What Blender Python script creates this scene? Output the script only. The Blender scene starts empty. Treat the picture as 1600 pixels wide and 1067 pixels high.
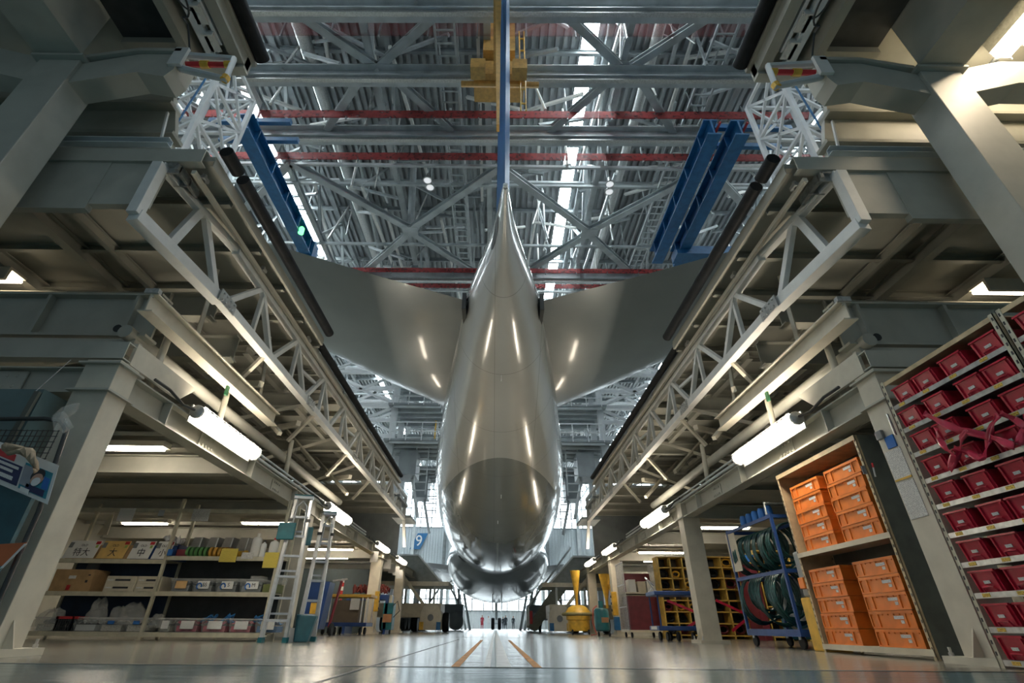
import bpy, bmesh, math, random
from mathutils import Vector, Matrix
random.seed(7)
SC = bpy.context.scene
COL = SC.collection
PI = math.pi
V = Vector

# ------------------------------------------------------------------ camera (measured from the photograph)
FPX, PITCH, YAW, ROLL, PPX = 760.71, 0.53031, 0.004134, 0.0091753, 781.34
CAMZ = 0.24
_F = V((math.sin(YAW)*math.cos(PITCH), math.cos(YAW)*math.cos(PITCH), math.sin(PITCH)))
_R0 = V((math.cos(YAW), -math.sin(YAW), 0)); _U0 = _R0.cross(_F)
_R = _R0*math.cos(ROLL) + _U0*math.sin(ROLL)
_U = -_R0*math.sin(ROLL) + _U0*math.cos(ROLL)
cam = bpy.data.cameras.new('camera'); cam.sensor_width = 36; cam.lens = FPX/1600*36
cam.shift_x = (800-PPX)/1600; cam.clip_start = 0.02; cam.clip_end = 400
co = bpy.data.objects.new('camera', cam); COL.objects.link(co)
m = Matrix((( _R.x, _U.x, -_F.x, 0), (_R.y, _U.y, -_F.y, 0), (_R.z, _U.z, -_F.z, CAMZ), (0, 0, 0, 1)))
co.matrix_world = m
SC.camera = co

def at(u, v, ax, val):
    """point where the sight line through photo pixel (u, v) meets the real plane ax = val"""
    d = _R*(u-PPX) + _U*(533.5-v) + _F*FPX
    i = 'XYZ'.index(ax); o = V((0, 0, CAMZ))
    return o + d*((val-o[i])/d[i])

# ------------------------------------------------------------------ materials
MATS = {}
def mat(name, col, rough=0.5, metal=0.0, var=0.08, scale=6.0, bump=0.0, coat=0.0, dirt=None, alpha=1.0, spec=0.5):
    if name in MATS: return MATS[name]
    M = bpy.data.materials.new(name); M.use_nodes = True
    n = M.node_tree.nodes; l = M.node_tree.links; b = n['Principled BSDF']
    tc = n.new('ShaderNodeTexCoord'); nz = n.new('ShaderNodeTexNoise')
    nz.inputs['Scale'].default_value = scale; nz.inputs['Detail'].default_value = 5
    l.new(tc.outputs['Object'], nz.inputs['Vector'])
    rp = n.new('ShaderNodeValToRGB')
    c2 = dirt if dirt else tuple(max(0, c*(1-var*2)) for c in col)
    c1 = tuple(min(1, c*(1+var)) for c in col)
    rp.color_ramp.elements[0].position = 0.3; rp.color_ramp.elements[1].position = 0.62
    rp.color_ramp.elements[0].color = (*c2, 1); rp.color_ramp.elements[1].color = (*c1, 1)
    l.new(nz.outputs['Fac'], rp.inputs['Fac']); l.new(rp.outputs['Color'], b.inputs['Base Color'])
    b.inputs['Roughness'].default_value = rough; b.inputs['Metallic'].default_value = metal
    b.inputs['Coat Weight'].default_value = coat; b.inputs['Coat Roughness'].default_value = 0.08
    b.inputs['Specular IOR Level'].default_value = spec
    if bump:
        bp = n.new('ShaderNodeBump'); bp.inputs['Strength'].default_value = bump; bp.inputs['Distance'].default_value = 0.01
        l.new(nz.outputs['Fac'], bp.inputs['Height']); l.new(bp.outputs['Normal'], b.inputs['Normal'])
    if alpha < 1: b.inputs['Alpha'].default_value = alpha
    MATS[name] = M; return M
def emit(name, col, strength):
    if name in MATS: return MATS[name]
    M = bpy.data.materials.new(name); M.use_nodes = True
    b = M.node_tree.nodes['Principled BSDF']
    b.inputs['Base Color'].default_value = (.8, .8, .8, 1)
    b.inputs['Emission Color'].default_value = (*col, 1); b.inputs['Emission Strength'].default_value = strength
    MATS[name] = M; return M

CREAM = mat('cream paint', (.45, .445, .385), .5, var=.05, scale=3, bump=.05)
CREAMW = mat('pale cream paint', (.60, .56, .46), .5, var=.05, scale=5)
GREYGREEN = mat('grey green deck paint', (.36, .355, .30), .55, var=.06, scale=2)
WHITE = mat('white steel paint', (.74, .74, .71), .42, var=.04)
LATTICE = mat('white lattice paint', (.78, .80, .81), .4, var=.03)
ROOFS = mat('roof steel paint', (.26, .29, .30), .5, var=.15, scale=1.5)
ROOFL = mat('pale roof steel paint', (.46, .50, .51), .42, var=.1, scale=1.5)
STEEL = mat('grey steel paint', (.30, .33, .34), .45, var=.10, scale=1.5)
STEELD = mat('dark grey steel', (.20, .22, .23), .5, var=.12, scale=2)
STEELL = mat('pale grey steel', (.55, .59, .60), .4, var=.08, scale=1.5)
GALV = mat('galvanised steel', (.52, .53, .52), .35, metal=.7, var=.12, scale=20)
ALU = mat('aluminium', (.72, .73, .74), .3, metal=.8, var=.05, scale=15)
RACK = mat('rack paint', (.53, .50, .38), .5, var=.08, scale=8)
RACKTAN = mat('tan rack paint', (.56, .44, .27), .5, var=.12, scale=8)
RACKDK = mat('dark green grey panel', (.12, .13, .11), .55, var=.1)
BLACK = mat('black rubber', (.012, .014, .016), .6, var=.2, spec=.18)
BLACKM = mat('black steel', (.03, .035, .036), .4, var=.1)
BLUE = mat('blue crane paint', (.018, .14, .33), .4, var=.1)
BLUET = mat('trolley blue paint', (.012, .05, .19), .4, var=.1)
TEAL = mat('teal plastic', (.01, .13, .16), .4, var=.12)
TEALD = mat('dark teal paint', (.02, .10, .13), .45, var=.1)
YELLOW = mat('yellow paint', (.70, .42, .05), .45, var=.12)
OCHRE = mat('crane yellow', (.62, .36, .10), .5, var=.1)
RED = mat('red paint', (.55, .03, .035), .45, var=.1)
REDBIN = mat('red bin plastic', (.50, .018, .045), .3, var=.12, scale=14)
REDTAPE = mat('red plastic tape', (.62, .03, .08), .15, var=.12, alpha=.82)
ORANGE = mat('orange crate plastic', (.74, .21, .03), .38, var=.08, scale=8)
BURG = mat('burgundy board', (.16, .018, .03), .5, var=.1)
GREENH = mat('green hose rubber', (.006, .055, .05), .35, var=.25, scale=18)
CARD = mat('brown cardboard', (.42, .27, .13), .8, var=.1)
WOOD = mat('plain wood', (.55, .40, .25), .6, var=.15)
PAPER = mat('white paper', (.78, .78, .75), .7, var=.03)
PAPERY = mat('yellow paper', (.76, .62, .12), .7, var=.05)
INK = mat('black ink', (.03, .03, .035), .6, var=.05)
INKB = mat('blue ink', (.02, .14, .45), .6, var=.05)
BEIGE = mat('beige plastic', (.60, .55, .43), .5, var=.06)
CLEARP = mat('clear plastic', (.62, .66, .66), .12, var=.06, alpha=.22)
FILM = mat('plastic film', (.74, .75, .72), .10, var=.03, scale=4, alpha=.30)
NAVY = mat('navy board', (.012, .03, .07), .6, var=.1)
DARKGAP = mat('dark recess shade and seal', (.045, .05, .05), .6, var=.1)  # near black; paints in the shade of recesses and openings, also a dark seal
SKIN = mat('skin', (.55, .33, .24), .6, var=.05)
FABRIC_R = mat('red cloth', (.35, .03, .05), .8); FABRIC_D = mat('dark cloth', (.04, .05, .06), .8); FABRIC_W = mat('white cloth', (.7, .7, .7), .8)
GREENTAPE = mat('green tape', (.02, .12, .05), .5)

def lines_mat(name, base, ink, sx, sz, dens=.5):
    """small rows of illegible print"""
    if name in MATS: return MATS[name]
    M = bpy.data.materials.new(name); M.use_nodes = True
    n = M.node_tree.nodes; l = M.node_tree.links; b = n['Principled BSDF']
    tc = n.new('ShaderNodeTexCoord'); mp = n.new('ShaderNodeMapping'); mp.inputs['Scale'].default_value = (sx, sx, sz)
    nz = n.new('ShaderNodeTexNoise'); nz.inputs['Scale'].default_value = 1; nz.inputs['Detail'].default_value = 0
    wv = n.new('ShaderNodeTexWave'); wv.bands_direction = 'Z'; wv.inputs['Scale'].default_value = .35
    l.new(tc.outputs['Object'], mp.inputs['Vector']); l.new(mp.outputs[0], nz.inputs['Vector']); l.new(mp.outputs[0], wv.inputs['Vector'])
    a = n.new('ShaderNodeMath'); a.operation = 'GREATER_THAN'; a.inputs[1].default_value = 1-dens
    c = n.new('ShaderNodeMath'); c.operation = 'GREATER_THAN'; c.inputs[1].default_value = .55
    d = n.new('ShaderNodeMath'); d.operation = 'MULTIPLY'
    l.new(nz.outputs['Fac'], a.inputs[0]); l.new(wv.outputs['Fac'], c.inputs[0]); l.new(a.outputs[0], d.inputs[0]); l.new(c.outputs[0], d.inputs[1])
    mx = n.new('ShaderNodeMix'); mx.data_type = 'RGBA'
    mx.inputs[6].default_value = (*base, 1); mx.inputs[7].default_value = (*ink, 1)
    l.new(d.outputs[0], mx.inputs[0]); l.new(mx.outputs[2], b.inputs['Base Color']); b.inputs['Roughness'].default_value = .6
    MATS[name] = M; return M
STICK = lines_mat('printed sticker', (.78, .78, .76), (.12, .12, .14), 420, 170, .45)
SHEET = lines_mat('printed sheet', (.76, .76, .72), (.22, .22, .24), 260, 110, .55)
YSIGN = lines_mat('printed yellow sheet', (.78, .63, .10), (.25, .18, .05), 200, 90, .5)
YTAG = lines_mat('printed yellow tag', (.74, .50, .08), (.3, .15, .02), 120, 80)

# ------------------------------------------------------------------ mesh builder
MX = 1   # -1 while the mirrored side of the dock is being built
class MB:
    def __init__(s): s.v = []; s.f = []; s.mi = []; s.cur = 0
    def add(s, vs, fs):
        o = len(s.v); s.v += [V((p[0]*MX, p[1], p[2])) for p in vs]
        for f in fs: s.f.append([i+o for i in f]); s.mi.append(s.cur)
        return s
    def box(s, x0, x1, y0, y1, z0, z1):
        x0, x1 = min(x0, x1), max(x0, x1); y0, y1 = min(y0, y1), max(y0, y1); z0, z1 = min(z0, z1), max(z0, z1)
        return s.add([(x0,y0,z0),(x1,y0,z0),(x1,y1,z0),(x0,y1,z0),(x0,y0,z1),(x1,y0,z1),(x1,y1,z1),(x0,y1,z1)],
                     [(0,3,2,1),(4,5,6,7),(0,1,5,4),(1,2,6,5),(2,3,7,6),(3,0,4,7)])
    def frame(s, p0, p1, up=(0,0,1)):
        p0, p1 = V(p0), V(p1); d = (p1-p0).normalized(); up = V(up)
        if abs(d.dot(up)) > .98: up = V((0, 1, 0)) if abs(d.y) < .9 else V((1, 0, 0))
        a = d.cross(up).normalized(); b = a.cross(d).normalized()
        return p0, p1, d, a, b
    def bar(s, p0, p1, w, h=None, up=(0,0,1)):
        h = h or w; p0, p1, d, a, b = s.frame(p0, p1, up); vs = []
        for p in (p0, p1):
            for sx, sy in ((-1,-1),(1,-1),(1,1),(-1,1)): vs.append(p + a*(sx*w/2) + b*(sy*h/2))
        return s.add(vs, [(3,2,1,0),(4,5,6,7),(0,1,5,4),(1,2,6,5),(2,3,7,6),(3,0,4,7)])
    def prof(s, p0, p1, pts, up=(0,0,1)):
        """extrude a closed 2D outline (a, b) from p0 to p1"""
        p0, p1, d, a, b = s.frame(p0, p1, up); n = len(pts)
        vs = [p + a*x + b*y for p in (p0, p1) for x, y in pts]
        return s.add(vs, [tuple(reversed(range(n))), tuple(range(n, 2*n))] + [(i, (i+1)%n, n+(i+1)%n, n+i) for i in range(n)])
    def ibeam(s, p0, p1, w, h, t=.015, up=(0,0,1)):
        W, H = w/2, h/2
        return s.prof(p0, p1, [(-W,-H),(W,-H),(W,-H+t),(t/2,-H+t),(t/2,H-t),(W,H-t),(W,H),(-W,H),(-W,H-t),(-t/2,H-t),(-t/2,-H+t),(-W,-H+t)], up)
    def chan(s, p0, p1, w, h, t=.012, up=(0,0,1), flip=1):
        W, H = w/2*flip, h/2; T = t*flip
        return s.prof(p0, p1, [(-W,-H),(W,-H),(W,-H+t),(-W+T,-H+t),(-W+T,H-t),(W,H-t),(W,H),(-W,H)], up)
    def tube(s, pts, r, n=8, caps=True):
        pts = [V(p) for p in pts]; rings = []; o = len(s.v); ref = None
        for i, p in enumerate(pts):
            d = (pts[min(i+1, len(pts)-1)] - pts[max(i-1, 0)])
            d = d.normalized() if d.length > 1e-9 else V((0,0,1))
            if ref is None:
                ref = d.cross(V((0,0,1)))
                if ref.length < .05: ref = d.cross(V((1,0,0)))
            a = (ref - d*ref.dot(d))
            a = a.normalized() if a.length > 1e-6 else d.orthogonal().normalized()
            ref = a; b = d.cross(a); rr = r[i] if isinstance(r, (list, tuple)) else r
            rings.append([p + a*(math.cos(2*PI*k/n)*rr) + b*(math.sin(2*PI*k/n)*rr) for k in range(n)])
        vs = [q for R_ in rings for q in R_]; fs = []
        for i in range(len(pts)-1):
            for k in range(n): fs.append((i*n+k, i*n+(k+1)%n, (i+1)*n+(k+1)%n, (i+1)*n+k))
        if caps: fs += [tuple(reversed(range(n))), tuple(range((len(pts)-1)*n, len(pts)*n))]
        return s.add(vs, fs)
    def lathe(s, prof, n=16, c=(0,0,0), axis='Z'):
        vs = []; c = V(c)
        for r, z in prof:
            for k in range(n):
                x, y = math.cos(2*PI*k/n)*r, math.sin(2*PI*k/n)*r
                vs.append(c + (V((x, y, z)) if axis == 'Z' else V((z, x, y)) if axis == 'X' else V((x, z, y))))
        fs = []
        for i in range(len(prof)-1):
            for k in range(n): fs.append((i*n+k, i*n+(k+1)%n, (i+1)*n+(k+1)%n, (i+1)*n+k))
        fs += [tuple(reversed(range(n))), tuple(range((len(prof)-1)*n, len(prof)*n))]
        return s.add(vs, fs)
    def poly(s, pts, axis, v0, v1):
        """prism: 2D outline in the two other axes, extruded along axis from v0 to v1"""
        n = len(pts); vs = []
        for val in (v0, v1):
            for a, b in pts: vs.append((val, a, b) if axis == 'X' else (a, val, b) if axis == 'Y' else (a, b, val))
        return s.add(vs, [tuple(reversed(range(n))), tuple(range(n, 2*n))] + [(i, (i+1)%n, n+(i+1)%n, n+i) for i in range(n)])
    def quad(s, *p): return s.add(p, [tuple(range(len(p)))])
    def panel(s, o, u, w, t=.002):
        """thin sheet: corner o, edge vectors u, w, thickness t along -(u x w)"""
        o, u, w = V(o), V(u), V(w); nn = u.cross(w).normalized()*t
        return s.add([o-nn, o+u-nn, o+u+w-nn, o+w-nn, o, o+u, o+u+w, o+w], [(0,3,2,1),(4,5,6,7),(0,1,5,4),(1,2,6,5),(2,3,7,6),(3,0,4,7)])
    def sheet(s, rows, smooth=True):
        n = len(rows[0]); vs = [p for r in rows for p in r]; fs = []
        for i in range(len(rows)-1):
            for k in range(n-1): fs.append((i*n+k, i*n+k+1, (i+1)*n+k+1, (i+1)*n+k))
        return s.add(vs, fs)
    def build(s, name, mats, parent=None, smooth=False, bevel=0, label=None, angle=40):
        me = bpy.data.meshes.new(name); off = V((0,0,0)); q = parent
        while q is not None: off += q.location; q = q.parent
        me.from_pydata([p-off for p in s.v], [], s.f)
        mats = mats if isinstance(mats, (list, tuple)) else [mats]
        for x in mats: me.materials.append(x)
        me.polygons.foreach_set('material_index', s.mi)
        bm = bmesh.new(); bm.from_mesh(me); bmesh.ops.recalc_face_normals(bm, faces=bm.faces); bm.to_mesh(me); bm.free()
        if smooth:
            me.polygons.foreach_set('use_smooth', [True]*len(me.polygons)); me.set_sharp_from_angle(angle=math.radians(angle))
        me.update()
        o = bpy.data.objects.new(name, me); COL.objects.link(o)
        if parent is not None: o.parent = parent
        if bevel:
            b = o.modifiers.new('bevel', 'BEVEL'); b.width = bevel; b.segments = 2; b.limit_method = 'ANGLE'
        if label: o['label'] = label
        return o

def tag(o, label, cat, group=None, kind=None):
    o['label'] = label; o['category'] = cat
    if group: o['group'] = group
    if kind: o['kind'] = kind
    return o
def thing(name, label, cat, loc=(0,0,0), group=None, rotz=0):
    o = bpy.data.objects.new(name, None); COL.objects.link(o); o.location = loc; o.rotation_euler = (0,0,rotz)
    o.empty_display_size = .1; o.location.x *= MX
    return tag(o, label, cat, group)
def struct(o): o['kind'] = 'structure'; return o
def copy_tree(o, parent=None):
    kids = list(o.children)
    c = o.copy(); COL.objects.link(c)
    if parent is not None: c.parent = parent
    for ch in kids: copy_tree(ch, c)
    return c
def dup(o, loc, label=None, rotz=None, group=None):
    c = copy_tree(o); c.location = loc
    if rotz is not None: c.rotation_euler = (0,0,rotz)
    if label: c['label'] = label
    if group: c['group'] = group
    return c
def text(name, body, loc, size, m, rot, parent=None, depth=.001, align='CENTER'):
    cu = bpy.data.curves.new(name, 'FONT'); cu.body = body; cu.size = size; cu.extrude = depth; cu.align_x = align; cu.align_y = 'CENTER'
    tmp = bpy.data.objects.new(name, cu); me = bpy.data.meshes.new_from_object(tmp); bpy.data.objects.remove(tmp)
    me.materials.clear(); me.materials.append(m); o = bpy.data.objects.new(name, me); COL.objects.link(o); off = V((0,0,0)); q = parent
    while q is not None: off += q.location; q = q.parent
    o.location = V(loc)-off; o.rotation_euler = rot
    if parent is not None: o.parent = parent
    return o
SIDE = {-1: 'on the glove rack side', 1: 'on the red bin side'}
# ------------------------------------------------------------------ floor, far wall, roof
def floor_material():
    M = bpy.data.materials.new('epoxy floor'); M.use_nodes = True
    n = M.node_tree.nodes; l = M.node_tree.links; b = n['Principled BSDF']
    tc = n.new('ShaderNodeTexCoord'); sp = n.new('ShaderNodeSeparateXYZ'); l.new(tc.outputs['Object'], sp.inputs[0])
    nz = n.new('ShaderNodeTexNoise'); nz.inputs['Scale'].default_value = 1.1; nz.inputs['Detail'].default_value = 6
    l.new(tc.outputs['Object'], nz.inputs['Vector'])
    def mix(f, c1, c2, fac_is_value=False):
        x = n.new('ShaderNodeMix'); x.data_type = 'RGBA'
        if hasattr(f, 'links'): l.new(f, x.inputs[0])
        else: x.inputs[0].default_value = f
        for i, c in ((6, c1), (7, c2)):
            if hasattr(c, 'links'): l.new(c, x.inputs[i])
            else: x.inputs[i].default_value = (*c, 1)
        return x.outputs[2]
    near = n.new('ShaderNodeMath'); near.operation = 'LESS_THAN'; near.inputs[1].default_value = 4.0; l.new(sp.outputs['Y'], near.inputs[0])
    ax = n.new('ShaderNodeMath'); ax.operation = 'ABSOLUTE'; l.new(sp.outputs['X'], ax.inputs[0])
    aisle = n.new('ShaderNodeMath'); aisle.operation = 'LESS_THAN'; aisle.inputs[1].default_value = 2.1; l.new(ax.outputs[0], aisle.inputs[0])
    beige = mix(nz.outputs['Fac'], (.19, .18, .145), (.30, .285, .235)); blue = mix(nz.outputs['Fac'], (.035, .095, .11), (.08, .16, .18))
    mid = mix(nz.outputs['Fac'], (.19, .225, .235), (.29, .33, .335))
    c = mix(near.outputs[0], mix(aisle.outputs[0], beige, mid), blue)
    l.new(c, b.inputs['Base Color'])
    n2 = n.new('ShaderNodeTexNoise'); n2.inputs['Scale'].default_value = 4; n2.inputs['Detail'].default_value = 8
    mp = n.new('ShaderNodeMapping'); mp.inputs['Scale'].default_value = (.5, 3, 1); l.new(tc.outputs['Object'], mp.inputs['Vector']); l.new(mp.outputs[0], n2.inputs['Vector'])
    mr = n.new('ShaderNodeMapRange'); mr.inputs['To Min'].default_value = .11; mr.inputs['To Max'].default_value = .30; l.new(n2.outputs['Fac'], mr.inputs['Value'])
    l.new(mr.outputs[0], b.inputs['Roughness'])
    bp = n.new('ShaderNodeBump'); bp.inputs['Strength'].default_value = .10; bp.inputs['Distance'].default_value = .01
    l.new(n2.outputs['Fac'], bp.inputs['Height']); l.new(bp.outputs['Normal'], b.inputs['Normal'])
    return M
b = MB(); b.box(-42, 42, -6, 96, -.2, 0); fl = struct(b.build('floor', floor_material()))
# joints and painted lines on the floor
b = MB(); b.box(-30, 30, 3.98, 4.02, 0, .002); b.box(-30, 30, 14.9, 14.95, 0, .002); struct(b.build('trim_1', BLACKM))
p0, p1 = at(516, 1065, 'Z', 0), at(700, 1005, 'Z', 0)
b = MB(); b.bar((p0.x-.05, p0.y-.15, .001), (p1.x, p1.y+3, .001), .02, .004); struct(b.build('trim_2', BLACKM))
def stripe(x0, x1, y0, y1, z=.003):
    q = MB(); q.box(x0, x1, y0, y1, 0, z); return q
LINEW = mat('white floor paint', (.80, .82, .82), .25, var=.05); LINEO = mat('orange floor tape', (.60, .27, .06), .4, var=.25, scale=9)
tag(stripe(-.075, -.03, 4.02, 55).build('floor_line', LINEW), 'narrow white painted line just beside the aisle centre seam', 'floor marking')
tag(stripe(.01, .115, 4.02, 55).build('floor_line', LINEW), 'broad white painted centre line running under the aircraft', 'floor marking')
for x0, lab in ((-.30, 'orange tape strip on the floor on the stepladder side of the white lines'), (.27, 'orange tape strip on the floor on the orange crate side of the white lines')):
    tag(stripe(x0, x0+.055, 4.02, 12).build('floor_tape', LINEO), lab, 'floor marking', 'orange floor tape strips')

# far wall: white ribbed door panels, bright glazing, ribbed cladding, glazing
YW = 95.0
def ribbed(x0, x1, z0, z1, y, step, d):
    pts = []; x = x0; k = 0
    while x < x1:
        pts += [(x, y), (x+step*.55, y), (x+step*.62, y-d), (x+step*.93, y-d)]; x += step
    rows = [[(p[0], p[1], z) for p in pts] for z in (z0, z1)]
    return MB().sheet(rows)
WALLP = mat('white wall panels', (.72, .76, .78), .5, var=.03)
CLAD = mat('pale ribbed cladding', (.50, .55, .58), .5, var=.04)
struct(ribbed(-42, 42, 0, 2.6, YW, .8, .12).build('wall_back_panels', WALLP))
struct(ribbed(-42, 42, 9.6, 16, YW, .5, .08).build('wall_back_cladding', CLAD))
struct(ribbed(-42, 42, 24.5, 32, YW, .5, .08).build('wall_back_gable', CLAD))
GLZ = emit('daylit glazing', (.82, .94, 1.0), 5.0)
def glazing(name, x0, x1, z0, z1, y, nx, nz):
    q = MB(); q.box(x0, x1, y, y+.05, z0, z1); o = struct(q.build(name, GLZ))
    q = MB()
    for i in range(nx+1): q.box(x0+(x1-x0)*i/nx-.09, x0+(x1-x0)*i/nx+.09, y-.15, y-.01, z0, z1)
    for i in range(nz+1): q.box(x0, x1, y-.14, y-.02, z0+(z1-z0)*i/nz-.08, z0+(z1-z0)*i/nz+.08)
    f = q.build('glazing_bars', STEELD, o); f['kind'] = 'structure'
glazing('window_1', -42, 42, 2.6, 9.6, YW, 42, 4)
glazing('window_2', -42, 42, 16, 24.5, YW, 42, 5)
# numbered bay sign on the far wall
sg = thing('bay_sign', 'blue slanted sign with a white 9 hung on the far wall', 'sign', (-13.8, YW-.6, 14.2))
q = MB(); q.poly([(c.x, c.z) for c in [at(u, v, 'Y', YW-.7) for u, v in ((640, 858), (656, 858), (669, 833), (653, 833))]], 'Y', YW-.7, YW-.55); sc_ = at(654.5, 845.5, 'Y', YW-.7); q.build('sign_panel', BLUE, sg)
text('lettering', '9', (sc_.x, YW-.76, sc_.z), 2.6, WHITE, (PI/2, 0, 0), sg, .01)

# roof deck: ribbed sheet running lengthwise, with translucent strips
ZR = 25.5
def deck_strip(x0, x1, m, name, kind='structure'):
    pts = []; x = x0; st = .40
    while x < x1-.01:
        e = min(x+st, x1); w = e-x
        pts += [(x, ZR), (x+w*.48, ZR), (x+w*.54, ZR+.24), (x+w*.94, ZR+.24)]; x = e
    pts.append((x1, ZR))
    o = MB().sheet([[(p[0], y, p[1]) for p in pts] for y in (-6, 20, 50, 96)]).build(name, m); o['kind'] = kind
    return o
ROOF = mat('roof sheet', (.31, .335, .345), .4, var=.10, scale=.5)
SKYL = emit('daylit rooflight', (.84, .95, 1.0), 18.0)
lights = [(-14.3, -13.3), (4.0, 4.75), (-28, -26.8), (18, 19)]
xs = [-42] + [v for s_ in sorted(lights) for v in s_] + [42]
for i in range(0, len(xs), 2): deck_strip(xs[i], xs[i+1], ROOF, 'ceiling_deck')
for i, (x0, x1) in enumerate(sorted(lights)): deck_strip(x0, x1, SKYL, 'window_%d' % (i+3))

# roof steel
def roof_truss(x, n):
    t = thing('roof_truss', 'grey lattice roof truss running lengthwise %s' % n, 'roof truss', (x, 0, 21.2), 'lengthwise roof trusses')
    q = MB(); q.ibeam((x, -4, 21.2), (x, 94, 21.2), .28, .3, .03); q.build('bottom_chord', ROOFL, t)
    q = MB(); q.ibeam((x, -4, 24.9), (x, 94, 24.9), .28, .3, .03); q.build('top_chord', ROOFS, t)
    y = -4.; q = MB(); k = 0
    while y < 92:
        a, c = ((x, y, 21.3), (x, y+2.7, 24.8)) if k % 2 == 0 else ((x, y, 24.8), (x, y+2.7, 21.3))
        if y < 40:
            w = MB(); w.bar(a, c, .16, .16); w.build('web_member', ROOFL if k % 3 else ROOFS, t)
        else: q.bar(a, c, .16, .16)
        y += 2.7; k += 1
    o = q.build('web_members', ROOFS, t); o['kind'] = 'stuff'
for x, n in ((-22, 'fourth out over the glove box rack side'), (-16.6, 'third out over the glove box rack side'), (-11.2, 'second out over the glove box rack side'), (-5.6, 'first out over the glove box rack side'),
             (-.6, 'directly above the tail fin'), (5.2, 'first out over the red bin rack side'), (10.6, 'second out over the red bin rack side'), (16, 'third out over the red bin rack side'), (21.4, 'fourth out over the red bin rack side')):
    roof_truss(x, n)
# purlins
k = 0; y = -3.0
pur = None
ORD = ['first', 'second', 'third', 'fourth', 'fifth', 'sixth', 'seventh', 'eighth', 'ninth', 'tenth', 'eleventh', 'twelfth', 'thirteenth', 'fourteenth', 'fifteenth', 'sixteenth', 'seventeenth', 'eighteenth', 'nineteenth', 'twentieth']
for k in range(17):
    q = MB(); y = 3+k*5.4; q.ibeam((-40, y, 25.25), (40, y, 25.25), .16, .34, .02)
    tag(q.build('roof_purlin', ROOFS), 'grey steel purlin crossing under the ribbed roof sheet', 'purlin', 'roof purlins')
# transverse crane girders
def crane_girder(y, lab, z=20.0, h=.75):
    p, r = at(500, 0, 'Z', z), None
    t = thing('transverse_girder', lab, 'girder', (0, y, z))
    sl = -.010
    A, B = (-34, y-34*sl, z+h/2), (34, y+34*sl, z+h/2)
    q = MB(); q.ibeam(A, B, .55, h, .06); q.build('girder_beam', ROOFL, t)
    q = MB(); q.bar((A[0], A[1]-.1, z-.09), (B[0], B[1]-.1, z-.09), .16, .16); q.build('runway_rail', GALV, t)
    q = MB(); q.bar((A[0], A[1]+.32, z+h*.5), (B[0], B[1]+.32, z+h*.5), .12, .05); q.build('cable_tray', GALV, t)
    for i in range(-6, 7):
        q = MB(); x = -5.6+i*5.4; q.box(x-.2, x+.2, y+x*sl-.3, y+x*sl+.3, z+h, z+h+.25); q.build('hanger_plate', ROOFS, t)
crane_girder(9.55, 'pale steel girder crossing above, nearest the camera')
crane_girder(12.1, 'pale steel girder crossing above, carrying the yellow hoist')
crane_girder(15.0, 'pale steel girder crossing above, between two red rails')
crane_girder(25.6, 'pale steel girder crossing far above the stabiliser with red rails', 19.9)
# bracing between the girders
def brace(a, c, lab, w=.32, g='diagonal roof bracing', m=None):
    q = MB(); q.ibeam(a, c, w, w*.9, .04); tag(q.build('roof_brace', m or ROOFL), lab, 'brace', g)
for sx in (-1, 1):
    for i in range(3):
        xn = sx*(5.3+10.8*i)
        for d in (-1, 1):
            brace((xn, 12.1, 20.9), (xn+d*3.2, 9.6, 20.9), 'grey diagonal brace between the two nearest roof girders')
            brace((xn+d*.6, 12.2, 20.5), (xn+d*3.0, 15.0, 20.7), 'grey diagonal brace between the hoist girder and the next')
            brace((xn, 21.6, 20.6), (xn+d*5.4, 16.9, 20.6), 'grey arm of a big roof cross on the near side of its node', .36)
            brace((xn, 21.8, 20.6), (xn+d*3.6, 25.6, 20.6), 'grey arm of a big roof cross on the far side of its node', .36)
        q = MB(); q.tube([(xn, 12.1, 20.6), (xn-sx*.5, 14.6, 25)], .11, 8); tag(q.build('roof_post', ROOFL), 'grey raking post rising from a girder node to the roof', 'post', 'raking roof posts')
        q = MB(); q.tube([(xn, 21.7, 20.6), (xn-sx*.2, 19.0, 25)], .2, 8); tag(q.build('roof_post', ROOFL), 'grey raking post rising from a bracing node to the roof', 'post', 'raking posts at the bracing nodes')
        q = MB(); q.box(xn-.45, xn+.45, 21.3, 22.1, 20.42, 20.46); tag(q.build('gusset_plate', ROOFL), 'grey gusset plate at the centre of a big roof cross', 'plate', 'roof gusset plates')
for yy, z in ((17.0, 20.6), (18.6, 21), (20.3, 23.2), (23.2, 20.8), (28, 20.8), (31, 20.8), (35, 20.8), (40, 20.8), (46, 20.8), (53, 20.8)):
    q = MB(); q.bar((-34, yy, z), (34, yy, z), .13, .16); tag(q.build('tie_beam', ROOFL), 'slim grey tie beam crossing the roof steelwork', 'tie beam', 'slim roof tie beams')
# red conductor rails / safety lines flanking the girders
for y, z, h, lab in ((13.85, 20.05, .48, 'translucent red rail band before the middle girder'), (16.1, 20.0, .48, 'translucent red rail band behind the middle girder'),
                  (24.9, 20.0, .34, 'bright red rail in front of the far girder'), (26.5, 19.95, .34, 'bright red rail behind the far girder'), (10.75, 20.9, .9, 'faded red netting band behind the nearest girder')):
    q = MB(); q.bar((-30, y+.3, z+h/2), (30, y-.3, z+h/2), .05, h)
    t = tag(q.build('red_rail', mat('faded red netting', (.32, .05, .05), .7, var=.3, scale=20, alpha=.2) if 'netting' in lab else mat('red rail band', (.42, .035, .035), .6, var=.2, alpha=.66)), lab, 'rail')
    q = MB()
    for i in range(30): q.box(-29+i*2-.03, -29+i*2+.03, y-.02-(-29+i*2)*.01, y+.06-(-29+i*2)*.01, z-.1, z+h+.5)
    q.build('rail_hangers', ROOFS, t)['kind'] = 'stuff'
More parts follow.
